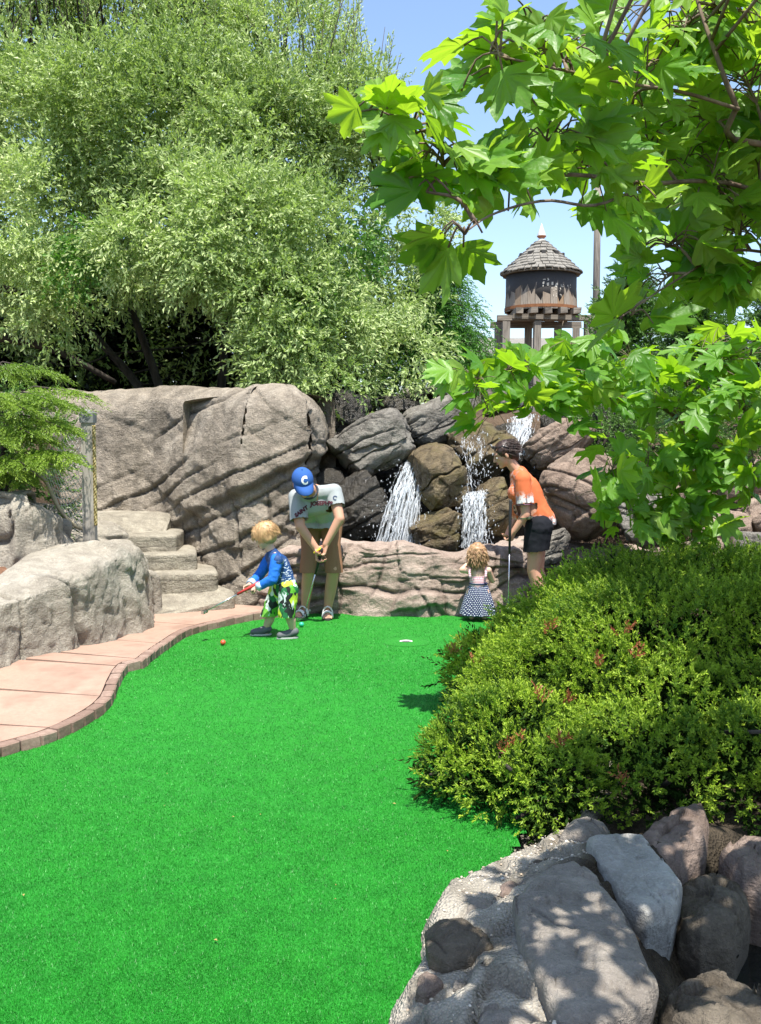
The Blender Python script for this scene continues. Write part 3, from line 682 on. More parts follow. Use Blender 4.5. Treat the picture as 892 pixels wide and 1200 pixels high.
fall('waterfall', (W(543, 578, 10.0), W(572, 572, 10.0)), (W(540, 642, 9.72), W(570, 642, 9.72)), 190, 330, 3, .045, .08)
fall('waterfall', (W(600, 488, 11.15), W(628, 484, 11.15)), (W(590, 545, 10.6), W(617, 530, 10.6)), 170, 220, 4, .05, .06)
# ------------------------------------------------------------------ silvery olive tree
M_OLIVE = leafmat('olive_leaf', (.12, .21, .045), (.58, .66, .31), .30, (.36, .53, .10), .5, .35)
M_OLIVE_IN = leafmat('olive_vine_leaf', (.05, .13, .02), (.13, .27, .04), .35, (.12, .30, .03))
M_BARK = barkmat('olive_bark', (.022, .019, .016), (.075, .062, .05))
def clump_twigs(cl, per_m2, rng, ups=0.3, lo=.2, hi=.5, outw=1.0, shell=.35):
    """cl: list of (center, radii, up) -> twig starts, directions, lengths, tints"""
    Ps, Ds, Ls, Ts = [], [], [], []
    for c, r, up in cl:
        r = np.asarray(r, float); n = int(per_m2*(r[0]*r[1]+r[0]*r[2]+r[1]*r[2])*4.2)
        d = sphere_pts(n, rng); rad = rng.uniform(shell, 1.0, n)**.5
        lump = 1+.28*fbm(d*2.2+np.asarray(c), 3, 9)
        Ps.append(np.asarray(c)+d*r*(rad*lump)[:, None])
        D = unit(d*outw+rng.normal(0, .55, (n, 3))+np.array((0, 0, up))); Ds.append(D)
        Ls.append(rng.uniform(lo, hi, n)); Ts.append(np.full(n, rng.uniform(.05, .45))+rng.normal(0, .08, n))
    return np.vstack(Ps), np.vstack(Ds), np.concatenate(Ls), np.concatenate(Ts)
rng = np.random.default_rng(11)
base = np.array((-2.6, 13.2, 2.0))
olive = empty('olive_tree', base, 'huge silvery green willow-leaved tree overhanging the rock face', 'tree')
cl = []
def C(px, py, Y, rp, ry=None, up=0.0, dz=1.0):
    k = Y/F_PX; cl.append((W(px, py, Y), (rp*k, (ry or rp*k), rp*k*dz), up))
# front of the crown, from the top down; hanging skirts at left and right
for a in [(30, 60, 14, 80, 1.0, .6), (130, 40, 14, 80, 1.0, .7), (230, 50, 14, 85, 1.0, .7), (330, 70, 14, 75, 1.0, .8), (410, 140, 13.6, 50, .8, .8),
          (20, 160, 13.2, 85, 1, .3), (120, 140, 13, 85, 1, .3), (220, 150, 13, 90, 1, .3), (320, 170, 12.8, 85, 1, .3), (420, 210, 13, 70, .9, .3), (470, 260, 13.2, 50, .7, .1),
          (20, 260, 12.2, 70, .9, 0), (105, 245, 12.2, 75, .9, 0), (200, 255, 12, 80, .9, -.1), (290, 270, 11.8, 75, .9, -.1), (380, 290, 12, 75, .9, -.1), (450, 320, 12.4, 55, .7, -.1),
          (70, 345, 11.6, 36, .5, -.5), (60, 380, 11.4, 24, .35, -.7), (15, 330, 12, 45, .6, -.3), (150, 290, 11.6, 36, .6, -.3), (235, 305, 11.4, 36, .6, -.5), (325, 350, 11.4, 50, .7, -.3),
          (375, 380, 11.3, 55, .7, -.3), (345, 425, 11.1, 45, .55, -.4), (420, 420, 11.5, 50, .6, -.3), (470, 420, 11.8, 42, .6, -.3), (395, 448, 11.0, 34, .45, -.4), (315, 400, 11.2, 24, .4, -.5)]:
    C(*a)
n_front = len(cl)
for a in [(60, 150, 13.6, 90, .9, 0), (180, 160, 13.6, 90, .9, 0), (300, 170, 13.6, 90, .9, 0), (100, 255, 13.3, 62, .8, 0), (215, 255, 13.2, 62, .8, 0), (150, 310, 14.2, 50, .7, 0), (60, 200, 16, 100, 1, 0), (220, 220, 16.5, 110, 1, 0), (380, 230, 16, 95, 1, 0), (120, 380, 17, 90, .8, 0), (280, 390, 17, 90, .8, 0), (-40, 380, 16, 90, .8, 0), (-90, 200, 14, 90, 1, 0), (-80, 320, 13.5, 80, 1, 0),
          (-60, 60, 15, 90, 1, .4), (60, -60, 15, 90, 1, .5), (220, -60, 15, 90, 1, .5), (430, 340, 14.5, 70, .8, 0)]:
    C(*a)
P, D, L, T = clump_twigs(cl[:n_front], 120, rng)
vd = fbm(P*np.array((1.15, 1.15, 1.35)), 3, 88) > -.11; P, D, L, T = P[vd], D[vd], L[vd], T[vd]+.45*np.clip(fbm(P[vd]*.9, 2, 89), -.3, .6)
ob('crown', foliage_mesh('crown', P, D, L, 12, .078, .028, .85, .12, rng, T, .3), M_OLIVE, olive, label='silvery front foliage of narrow leaves')
P, D, L, T = clump_twigs(cl[n_front:], 26, rng, lo=.3, hi=.7)
ob('crown', foliage_mesh('crown', P, D, L, 12, .11, .04, .85, .12, rng, T, .3), M_OLIVE, olive, label='back of the crown')
# upright wispy shoots on the skyline
n = 420; px = rng.uniform(-20, 455, n); top = np.interp(px, [0, 200, 330, 400, 455], [-40, -35, 15, 50, 110])
S = np.array([W(a, b, y) for a, b, y in zip(px, top+rng.uniform(0, 110, n), rng.uniform(13.2, 14.6, n))])
D = unit(np.c_[rng.normal(.05, .22, n), rng.normal(0, .2, n), np.ones(n)])
ob('shoots', foliage_mesh('shoots', S, D, rng.uniform(.7, 1.5, n), 46, .068, .018, .8, 0, rng, rng.uniform(.2, .6, n), .25), M_OLIVE, olive)
m = MB()
for s_, d_, l_ in zip(S[::2], D[::2], rng.uniform(.7, 1.4, n)): m.tube([s_-d_*.5, s_, s_+d_*l_], [.012, .009, .003], 4)
for k, (bx, tx, ty, tz) in enumerate([(-3.2, -4.4, 14.6, 6.6), (-2.3, -2.0, 14.4, 7.0), (-1.5, -.4, 14.2, 5.6), (-3.5, -5.4, 14.6, 4.8)]):
    b0 = np.array((bx, 14.6, 1.9)); e = np.array((tx, ty, tz)); md = (b0+e)/2+np.array((rng.normal(0, .2), rng.normal(0, .15), .35))
    pts = spline([b0, b0+np.array((0, 0, .5)), md, e], 14); m.tube(pts, np.linspace(.085, .02, 14), 8)
    for j in range(7):
        q = pts[rng.integers(5, 13)]; e2 = q+np.array((rng.normal(0, .8), rng.normal(.2, .4), rng.uniform(-.1, 1.1))); m.tube(spline([q, (q+e2)/2+rng.normal(0, .12, 3), e2], 6), np.linspace(.018, .005, 6), 5)
ob('trunk', m.mesh('trunk'), M_BARK, olive)
m = MB()
for a, b in [((-4.8, 12.5, 2.9), (-3.4, 13.0, 2.35)), ((-4.9, 11.6, 3.2), (-4.2, 12.2, 3.35))]:
    a = np.array(a); b = np.array(b); m.tube(spline([a, (a+b)/2+np.array((0, 0, .12)), b], 8), np.linspace(.06, .035, 8), 7)
ob('branch', m.mesh('branch'), M_BARK, olive)
# broad leaved climber inside the tree
vine = empty('climbing_vine', W(110, 330, 11.9), 'bright green climber growing through the silvery tree', 'vine')
cl = []
for a in [(105, 285, 11.55, 30, .25, -.3), (85, 320, 11.5, 24, .2, -.5), (415, 300, 11.7, 26, .25, -.4), (360, 345, 11.2, 20, .2, -.4), (430, 275, 11.9, 22, .2, -.3)]: C(*a)
P, D, L, T = clump_twigs(cl, 90, rng, lo=.1, hi=.25)
ob('leaves', foliage_mesh('leaves', P, D, L, 6, .075, .04, .9, .3, rng, T+.2, .2), M_OLIVE_IN, vine, kind='stuff')
# thicket added as dark backdrop; the hollow's shade is put into its leaf colour
thick = empty('dark_thicket', (-3.4, 16, 2), 'thicket behind the olive trunks, hollow shade put into its leaf colour', 'thicket')
M_THICK = leafmat('thicket_shade_leaf', (.008, .016, .005), (.022, .04, .011), .1)
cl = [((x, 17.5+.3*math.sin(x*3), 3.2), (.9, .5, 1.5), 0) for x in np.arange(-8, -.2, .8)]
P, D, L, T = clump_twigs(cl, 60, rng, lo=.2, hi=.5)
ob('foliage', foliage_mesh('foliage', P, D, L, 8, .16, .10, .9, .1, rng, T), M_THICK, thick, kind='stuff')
m = MB()
for x in np.arange(-7.5, -.3, 1.1): m.tube([(x, 17.5, 1.8), (x+.1, 17.5, 3), (x-.05, 17.5, 4.2)], [.05, .04, .02], 5)
ob('stem', m.mesh('stem'), M_BARK, thick)

# ------------------------------------------------------------------ weeping conifer beside the tower
def conifer(name, px, Y, ytop, ybot, rpx, label, mat, seed, nb=420, ll=.05, lw=.013, droop=.7, tl=.45, k=26, weep=True, tint=(.1, .5)):
    rg = np.random.default_rng(seed); t_ = W(px, ytop, Y); b_ = W(px, ybot, Y); kk = Y/F_PX
    root = empty(name, (b_[0], Y, b_[2]-.4), label, 'tree'); H = t_[2]-b_[2]
    h = rg.uniform(0, 1, nb)**.8; an = rg.uniform(0, 2*math.pi, nb); rr = rpx*kk*(1-h)**.65*(1+.3*np.sin(an*3+h*17)*rg.uniform(.3, 1, nb))
    m = MB(); m.tube([(b_[0], Y, b_[2]-.5), (b_[0], Y, b_[2]+H*.5), tuple(t_)], [.10, .06, .012], 7)
    S, D, L, T = [], [], [], []
    for i in range(nb):
        o = np.array((b_[0], Y, b_[2]+H*h[i])); dr = np.array((math.cos(an[i]), math.sin(an[i]), .25)); e = o+dr*rr[i]
        pts = np.array([o, o+dr*rr[i]*.5+np.array((0, 0, .06)), e-np.array((0, 0, .12*droop))]); m.tube(pts, [.014, .009, .004], 4)
        ns = max(4, int(rr[i]*16))
        f = rg.uniform(.25, 1.05, ns)[:, None]; S.append(o+(e-o)*f+rg.normal(0, .04, (ns, 3)))
        D.append(unit(dr*.6+rg.normal(0, .5, (ns, 3))+np.array((0, 0, -.5 if weep else .25)))); L.append(rg.uniform(.5, 1, ns)*tl); T.append(np.full(ns, rg.uniform(*tint)))
    ob('trunk', m.mesh('trunk'), M_BARK, root)
    ob('crown', foliage_mesh('crown', np.vstack(S), np.vstack(D), np.concatenate(L), k, ll, lw, .55, droop*.6, rg, np.concatenate(T), .3), mat, root)
    return root
M_CON = leafmat('cypress_leaf', (.025, .10, .014), (.12, .31, .03), .25, (.10, .30, .02))
M_YEW = leafmat('yew_leaf', (.018, .06, .012), (.14, .27, .045), .2, (.10, .24, .02))
conifer('weeping_conifer', 512, 13.9, 306, 455, 66, 'weeping green conifer standing left of the wooden tower', M_CON, 21, 300)
conifer('evergreen_tree', 735, 13.0, 318, 520, 70, 'dark bushy evergreen right of the wooden tower', M_YEW, 22, 330, weep=False, droop=.1, tl=.3, tint=(.05, .5))
conifer('evergreen_tree', 815, 12.2, 352, 560, 80, 'dark bushy evergreen behind the plane tree leaves', M_YEW, 23, 360, weep=False, droop=.1, tl=.3, tint=(.05, .45))
conifer('evergreen_tree', 905, 12.6, 330, 560, 80, 'dark bushy evergreen at the end of the garden', M_YEW, 24, 300, weep=False, droop=.1, tl=.3, tint=(.05, .45))
def shrub(name, cl_, per, lo, hi, k, ll, lw, mat, label, cat, seed, droop=.0, tip=.5, ang=.7, shell=.35):
    rg = np.random.default_rng(seed); c0 = np.asarray(cl_[0][0]); root = empty(name, (c0[0], c0[1], c0[2]-cl_[0][1][2]), label, cat)
    P, D, L, T = clump_twigs(cl_, per, rg, lo=lo, hi=hi, shell=shell)
    f = ob('foliage', foliage_mesh('foliage', P, D, L, k, ll, lw, ang, droop, rg, T, tip), mat, root)
    m = MB()
    for c, r, u in cl_:
        b = np.array((c0[0]+rg.normal(0, .1), c0[1]+rg.normal(0, .1), c0[2]-cl_[0][1][2])); e = np.asarray(c)
        m.tube(spline([b, (b+e)/2+rg.normal(0, .05, 3), e], 6), np.linspace(.03, .012, 6), 5)
    ob('stem', m.mesh('stem'), M_BARK, root); return root
cl = []
for a in [(715, 505, 10.9, 42, .5, 0), (760, 520, 10.6, 48, .5, 0), (700, 465, 11.3, 36, .5, .1), (800, 560, 10.2, 40, .5, 0)]: C(*a)
cl += [(W(850, 500, 9.9), (.55, .4, .45), 0), (W(890, 540, 9.6), (.5, .4, .45), 0), (W(800, 480, 10.4), (.5, .4, .4), 0), (W(930, 480, 9.8), (.6, .4, .5), 0)]
shrub('yew_shrub', cl, 170, .08, .2, 14, .035, .012, M_YEW, 'dark green yew shrub hanging over the pinkish boulder', 'shrub', 31)
# cypress with flat sprays over the raised wall
M_THUJA = leafmat('thuja_leaf', (.07, .15, .015), (.26, .37, .045), .3, (.25, .42, .04))
rg = np.random.default_rng(33); root = empty('spreading_evergreen', W(20, 600, 8.7), 'bright yellow-green evergreen with layered fan sprays by the post', 'shrub')
S, D, L, T = [], [], [], []; m = MB(); trunk = W(-10, 605, 8.8)
m.tube([trunk-np.array((0, 0, .3)), W(5, 520, 8.8), W(-5, 440, 8.9)], [.05, .04, .02], 6)
for px, py, Y, n_, ln in [(108, 466, 8.45, 30, .5), (85, 478, 8.2, 40, .5), (60, 470, 8.1, 50, .55), (30, 480, 8.0, 50, .55), (82, 505, 8.2, 36, .4), (84, 538, 8.0, 60, .45), (62, 545, 7.95, 50, .45), (30, 545, 7.9, 50, .5), (0, 520, 7.9, 40, .5),
                          (40, 510, 8.0, 44, .5), (70, 500, 8.1, 40, .45), (0, 470, 8.0, 40, .5), (10, 555, 7.9, 36, .45), (70, 440, 8.8, 36, .5), (20, 445, 8.7, 40, .5), (-20, 500, 8.0, 40, .5), (30, 565, 8.2, 44, .4), (-25, 560, 8.0, 40, .5), (60, 520, 8.4, 40, .5)]:
    e = W(px, py, Y); o = np.array((trunk[0]+rg.normal(0, .08), trunk[1], e[2]+rg.uniform(.02, .12))); o = e+(o-e)*min(1, .75/max(.01, np.linalg.norm(o-e)))
    m.tube(spline([trunk*.4+o*.6+np.array((0, 0, -.1)), o, (o+e)/2+np.array((0, 0, .05)), e], 7), np.linspace(.012, .004, 7), 4)
    ax = unit(e-o); sd = unit(np.cross(ax, (0, 0, 1)))
    f = rg.uniform(.1, 1, n_*3)[:, None]; sg = rg.choice((-1, 1), n_*3)[:, None]
    S.append(o+(e-o)*f+np.array((0, 0, .05))*np.sin(f*math.pi)+sd*sg*rg.uniform(0, .14, (n_*3, 1))*(1.15-f)+rg.normal(0, .012, (n_*3, 3)))
    D.append(unit(ax*.8+sd*sg*.8+rg.normal(0, .16, (n_*3, 3))+np.array((0, 0, -.12)))); L.append(rg.uniform(.08, .2, n_*3)); T.append(rg.uniform(.05, .55)+.35*f[:, 0])
ob('foliage', foliage_mesh('foliage', np.vstack(S), np.vstack(D), np.concatenate(L), 16, .028, .009, .6, .25, rg, np.concatenate(T)-.1, .2), M_THUJA, root)
ob('stem', m.mesh('stem'), M_BARK, root)
cl = []
for a in [(-20, 560, 8.9, 60, .5, 0), (40, 585, 8.9, 40, .4, 0), (-30, 480, 9.2, 60, .5, 0), (30, 520, 9.3, 50, .4, 0)]: C(*a)
shrub('dark_shrub', cl, 60, .1, .25, 12, .06, .02, M_YEW, 'dark green shrub shaded behind the layered evergreen', 'shrub', 34)

# ------------------------------------------------------------------ big spreading juniper
M_JUN = leafmat('juniper_leaf', (.032, .105, .010), (.40, .54, .045), .26, (.24, .43, .022), .55, .3)
M_RUST = leafmat('dead_juniper_tip', (.25, .07, .03), (.42, .16, .07), .15)
rg = np.random.default_rng(41)
jun = empty('juniper_bush', (1.6, 5.6, 0), 'large spreading yellow-green juniper bush beside the green', 'bush')
lobes = [((1.75, 5.9, .28), (1.05, .95, .70)), ((1.12, 5.7, .20), (.66, .72, .42)), ((2.5, 5.9, .32), (1.0, .95, .66)), ((1.5, 5.2, .28), (.95, .75, .58)), ((2.3, 5.1, .3), (.95, .75, .62)),
         ((.80, 5.35, .2), (.40, .5, .34)), ((1.0, 6.2, .18), (.38, .5, .32)), ((.62, 4.55, .16), (.36, .40, .30)), ((.36, 4.40, .15), (.17, .2, .14)), ((.56, 4.25, .12), (.25, .24, .24)), ((1.12, 4.8, .2), (.40, .4, .42)),
         ((1.35, 4.55, .22), (.45, .4, .36)), ((1.85, 4.55, .25), (.5, .4, .40)), ((.62, 5.0, .24), (.22, .22, .15)), ((.62, 5.8, .22), (.26, .35, .25)), ((1.12, 4.2, .14), (.40, .34, .30)), ((1.62, 4.1, .16), (.42, .36, .34)), ((2.12, 4.05, .18), (.42, .36, .36)), ((.75, 4.1, .12), (.26, .24, .24)), ((1.5, 6.5, .25), (.65, .55, .45)), ((2.4, 4.5, .3), (.5, .4, .42))]
P, D, T, L = [], [], [], []
for li, (c, r) in enumerate(lobes):
    c = np.array(c); r = np.array(r); n = int(1500*(r[0]*r[1]+r[0]*r[2]+r[1]*r[2])*1.9)
    d = sphere_pts(n, rg); d[:, 2] = np.where(d[:, 2] < -.25, -d[:, 2], d[:, 2]); 
    lump = 1+.22*fbm(d*r*3.2+c*3, 3, 77)+.26*fbm((d*r+c)*8, 2, 78)*(.3/r.mean())      # tufts and hollows
    p = c+d*r*lump[:, None]*rg.uniform(.82, 1.0, (n, 1))
    inside = np.zeros(n, bool)
    for lj, (c2, r2) in enumerate(lobes):
        if lj != li: inside |= ((((p-np.array(c2))/(np.array(r2)*.84))**2).sum(1) < 1)
    tuft = np.clip(.18+.5*fbm(d*r*5+c*3, 2, 79), -.1, .7)
    p, dd, tt = p[~inside], d[~inside], tuft[~inside]; k_ = p[:, 2] > -.02
    P.append(p[k_]); D.append(unit(dd[k_]*.9+rg.normal(0, .55, (k_.sum(), 3))+np.array((-.05, 0, .15)))); T.append(tt[k_]); L.append(rg.uniform(.03, .085, k_.sum()))
P, D, T, L = np.vstack(P), np.vstack(D), np.concatenate(T), np.concatenate(L)
ob('foliage', foliage_mesh('foliage', P, D, L, 18, .019, .0072, .85, 0, rg, T, .5), M_JUN, jun)
m = MB()
for c, r in lobes:
    for j in range(3):
        e = np.array(c)+rg.normal(0, .5, 3)*np.array(r); b = np.array((1.5+rg.normal(0, .3), 5.4+rg.normal(0, .3), -.05)); m.tube(spline([b, b*.5+e*.5+rg.normal(0, .08, 3), e], 7), np.linspace(.03, .008, 7), 5)
ob('stem', m.mesh('stem'), M_BARK, jun)
# dark inner twigs so that gaps show wood and old needles, not daylight
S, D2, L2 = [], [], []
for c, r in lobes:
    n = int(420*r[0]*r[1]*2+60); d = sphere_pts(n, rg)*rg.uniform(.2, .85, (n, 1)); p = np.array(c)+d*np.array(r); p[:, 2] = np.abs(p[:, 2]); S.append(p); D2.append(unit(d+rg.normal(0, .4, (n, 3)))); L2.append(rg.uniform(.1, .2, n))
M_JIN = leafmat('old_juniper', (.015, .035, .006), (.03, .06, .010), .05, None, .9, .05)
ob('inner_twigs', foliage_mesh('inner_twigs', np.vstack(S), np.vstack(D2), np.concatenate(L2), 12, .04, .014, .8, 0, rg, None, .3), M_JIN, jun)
S = []; D2 = []
for px, py, Y in [(630, 735, 5.35), (735, 760, 5.0), (740, 748, 5.1), (706, 776, 4.95), (660, 818, 4.75), (640, 815, 4.75), (604, 862, 4.45), (595, 868, 4.45), (550, 770, 5.3), (535, 755, 5.5), (712, 922, 4.25), (655, 862, 4.6)]:
    # settle each rusty tip on the outermost foliage along its own ray
    tgt = W(px, py, 1.0)-np.array((0, 0, CAMZ)); tgt = tgt/tgt[1]
    proj = (P-np.array((0, 0, CAMZ))); off = np.hypot(proj[:, 0]/proj[:, 1]-tgt[0], proj[:, 2]/proj[:, 1]-tgt[2]); c_ = P[off < .012]
    if not len(c_): continue
    q = c_[np.argmin(c_[:, 1])]; n = 5; S.append(q+rg.normal(0, .012, (n, 3))+np.array((0, -.05, .02))); D2.append(unit(rg.normal(0, .4, (n, 3))+np.array((0, -.3, 1))))
for s_, d_ in zip(S, D2): ob('dead_tip', foliage_mesh('dead_tip', s_, d_, .06, 14, .020, .0065, .7, 0, rg, np.full(len(s_), .3), .2), M_RUST, jun, label='dead rust-coloured tip')
# ------------------------------------------------------------------ plane trees: large lobed leaves
def plane_leaf_mesh(name, seed):
    half = [(0, 1.0, 1), (.09, .86, 0), (.17, .80, 0), (.15, .70, 0), (.20, .60, 0), (.30, .64, 0), (.40, .70, 0), (.57, .76, 1), (.52, .62, 0), (.55, .52, 0), (.45, .44, 0), (.38, .35, 0), (.46, .31, 0), (.60, .22, 1), (.50, .12, 0), (.42, .05, 0), (.26, -.01, 0), (.11, -.07, 0)]
    rg = np.random.default_rng(seed)
    R_ = [(x*rg.uniform(.92, 1.08), y*rg.uniform(.97, 1.03), v) for x, y, v in half]; L_ = [(-x*rg.uniform(.92, 1.08), y*rg.uniform(.97, 1.03), v) for x, y, v in half[1:]]
    ring = R_+L_[::-1]; ring = np.array(ring); O = np.array((0, .06)); n = len(ring)
    V = [(0, .06)]; a = [1.0]
    for f in (.33, .68, 1.0):
        for x, y, v in ring: V.append((O[0]+(x-O[0])*f, O[1]+(y-O[1])*f)); a.append(v)
    V = np.array(V); T = [(0, 1+(i+1) % n, 1+i) for i in range(n)]; Q = []
    for r in range(2):
        for i in range(n): Q.append((1+r*n+i, 1+r*n+(i+1) % n, 1+(r+1)*n+(i+1) % n, 1+(r+1)*n+i))
    x, y = V.T; k1, k2, k3, k4 = rg.uniform(.05, .35), rg.uniform(.05, .40), rg.uniform(-.12, .12), rg.uniform(-.1, .2)
    z = -k1*np.abs(x)**1.4-k2*np.clip(y, 0, 2)**2*.6+k3*x+.05*np.sin(x*9+seed)*y+k4*x*x
    z = z + np.r_[0, np.tile(np.where(ring[:, 2] > 0, .0, .035), 3)*np.repeat((.5, 1, 1.3), n)]      # blade swells between the veins
    return mesh_np(name, np.c_[V, z], Q, T, {'vein': np.array(a)})
def planeleafmat():
    t = NT('plane_leaf'); r = t.n('ShaderNodeObjectInfo').outputs['Random']; c = t.coord(); n_ = t.noise(c, 6, 3)
    col = t.ramp(r, [(0.0, (.07, .19, .018)), (.5, (.13, .29, .028)), (.85, (.20, .37, .045)), (1.0, (.27, .39, .07))])
    col = t.mix(t.math('MULTIPLY', n_, .4), col, (.06, .19, .02))
    ve = t.ramp(t.attr('vein'), [(.86, 0.0), (.99, .6)]); col = t.mix(ve, col, (.24, .34, .09))
    tc = t.ramp(r, [(0.0, (.28, .55, .015)), (.6, (.42, .72, .025)), (1.0, (.48, .70, .04))]); tc = t.mix(ve, tc, (.14, .26, .02))
    b = t.bsdf(col, .44, .45, t.bump(t.noise(c, 5, 2), .15, .02)); tr = t.n('ShaderNodeBsdfTranslucent', {'Color': tc}).outputs[0]
    return t.done(t.n('ShaderNodeMixShader', {0: .46, 1: b, 2: tr}).outputs[0])
M_PL = planeleafmat()
M_PBARK = barkmat('plane_bark', (.10, .07, .05), (.26, .20, .15), 20)
LEAVES = [plane_leaf_mesh('leaf', s) for s in range(8)]
for l in LEAVES: l.materials.append(M_PL)
def leaf_matrix(base, tip, nrm, size):
    y = unit(tip); x = unit(np.cross(y, nrm)); z = np.cross(x, y)
    M = np.eye(4); M[:3, 0], M[:3, 1], M[:3, 2], M[:3, 3] = x*size, y*size, z*size, base
    return Matrix(M.tolist())
class PlaneTree:
    def __init__(s, name, base, label, seed):
        s.root = empty(name, base, label, 'tree'); s.rg = np.random.default_rng(seed); s.br = MB(); s.lv = []; s.pts = []; s.thin = 1.0
    def branch(s, pts, r0, r1, n=None):
        n = n or max(6, 4*len(pts)); P = spline(pts, n); s.br.tube(P, np.linspace(r0, r1, n)*s.thin, 7); s.pts.append(P); return P
    def near(s, p):
        A = np.vstack(s.pts); return A[np.argmin(np.linalg.norm(A-p, axis=1))]
    def spray(s, c, n, rad, size, shade=False, flat_=.5):
        """a twig to c with n leaves around its outer end"""
        rg = s.rg; c = np.asarray(c); o = s.near(c); L = np.linalg.norm(c-o)
        tw = spline([o, (o+c)/2+np.array((0, 0, .12*L))+rg.normal(0, .04*L, 3), c], 8); s.br.tube(tw, np.linspace(.0045, .0022, 8), 5)
        for i in range(n):
            q = tw[rg.integers(3, 8)]; d = rg.normal(size=3); d[2] *= flat_; d = unit(d); b = c+d*rad*rg.uniform(.15, 1)**.6
            pet = spline([q, (q+b)/2+np.array((0, 0, .02)), b], 5); s.br.tube(pet, np.linspace(.0022, .0016, 5), 4)
            h = rg.normal(size=2); out = unit(np.array((d[0], d[1], 0))*1.0+np.array((h[0], h[1], 0))*.45); 
            tip = unit(out*np.array((1, .6, 1))+np.array((0, 0, rg.uniform(-.85, .6)))); nr = unit(np.array((.05, -.5, .8))+rg.normal(0, .6, 3)+out*.15)
            s.lv.append((leaf_matrix(b, tip, nr, size*rg.uniform(.5, 1.15)), shade))
    def prune(s, boxes):
        """the gardener keeps these views open: leaves that would block them are cut"""
        cam_ = np.array((0, 0, CAMZ)); out = []
        for M, sh_ in s.lv:
            A_ = np.array(M); hit = False
            for lx, ly in ((0, .1), (0, 1), (.5, .6), (-.5, .6)):
                p = A_[:3, :3] @ np.array((lx, ly, -.1*ly))+A_[:3, 3]-cam_; f = p[1]*cp_-p[2]*sp_
                if f < .2: continue
                u_ = p[0]/f*F_PX+CX; v_ = CY-(p[1]*sp_+p[2]*cp_)/f*F_PX
                hit |= any(a < u_ < b and c < v_ < d for a, b, c, d in boxes)
            if not hit: out.append((M, sh_))
        s.lv = out
    def finish(s, cap=300):
        ob('branch', s.br.mesh('branch'), M_PBARK, s.root)
        cam_ = np.array((0, 0, CAMZ))
        def sc(M):
            p = np.array(M.translation)-cam_; f = p[1]*cp_-p[2]*sp_
            u = p[0]/max(f, .01)*F_PX+CX; v = CY-(p[1]*sp_+p[2]*cp_)/max(f, .01)*F_PX; vis = f > .1 and -80 < u < 972 and -80 < v < 1280
            return (M.to_scale()[1]/max(f, .1)) if vis else 0
        s.lv.sort(key=lambda q: -sc(q[0])); rest = MB()
        for i, (M, sh) in enumerate(s.lv):
            me = LEAVES[s.rg.integers(0, 8)]
            if i < cap and sc(M) > 0:
                o = bpy.data.objects.new('leaf', me); COL.objects.link(o); setparent(o, s.root); o.matrix_basis = M
            else:
                n = len(me.vertices); co = np.empty(n*3, np.float32); me.vertices.foreach_get('co', co); co = co.reshape(-1, 3)
                A = np.array(M); V = co @ A[:3, :3].T+A[:3, 3]
                F = [list(p.vertices) for p in me.polygons]; vv = np.empty(n, np.float32); me.attributes['vein'].data.foreach_get('value', vv)
                rest.add(V, [f for f in F if len(f) == 4], [f for f in F if len(f) == 3], vv)
        if rest.V: ob('foliage', rest.mesh('foliage', attr='vein'), M_PL, s.root, kind='stuff')
# --- the near tree: trunk stands to the right, boughs reach over the rocks and the walk
T1 = PlaneTree('plane_tree', (2.9, 2.4, 0), 'plane tree with broad lobed leaves on boughs arching over the foreground', 51)
trunkP = spline([(2.9, 2.4, -.1), (2.85, 2.45, 1.2), (2.7, 2.5, 2.4), (2.5, 2.7, 4.2)], 16); T1.br.tube(trunkP, np.linspace(.15, .07, 16), 10); T1.pts.append(trunkP)
T1.thin = .5
w = lambda a, b, y: W(a, b, y*(.80+.15*float(sstep(640, 760, a))))
T1.branch([trunkP[7], (1.9, 2.5, 2.35), w(900, 170, 2.5), w(862, 120, 2.4), w(838, 60, 2.4), w(820, 10, 2.45), w(800, -60, 2.5)], .02, .006)
T1.branch([w(866, 128, 2.4), w(800, 108, 2.35), w(735, 98, 2.3), w(668, 84, 2.2), w(612, 72, 2.1), w(585, 66, 2.05)], .009, .003)
T1.branch([(2.2, 2.6, 1.9), w(930, 235, 2.6), w(835, 213, 2.5), w(758, 215, 2.4), w(680, 205, 2.3), w(600, 206, 2.2), w(540, 180, 2.1), w(487, 148, 2.0), w(450, 132, 1.95)], .013, .003)
T1.branch([w(760, 215, 2.4), w(700, 240, 2.25), w(640, 235, 2.15), w(580, 250, 2.05), w(545, 272, 1.95)], .007, .003)
T1.branch([(2.1, 2.6, 1.9), w(930, 300, 2.7), w(850, 300, 2.6), w(790, 330, 2.5), w(730, 370, 2.45)], .010, .003)
T1.branch([trunkP[9], (2.6, 3.3, 3.1), (2.5, 4.1, 3.0), (2.4, 4.6, 2.9)], .035, .01)
T1.branch([trunkP[10], (2.6, 3.6, 3.6), (2.7, 4.8, 3.5), (2.6, 5.6, 3.3)], .04, .012)
T1.branch([trunkP[8], (2.2, 2.9, 2.8), (1.8, 3.2, 2.7), (1.6, 3.3, 2.65)], .03, .008)
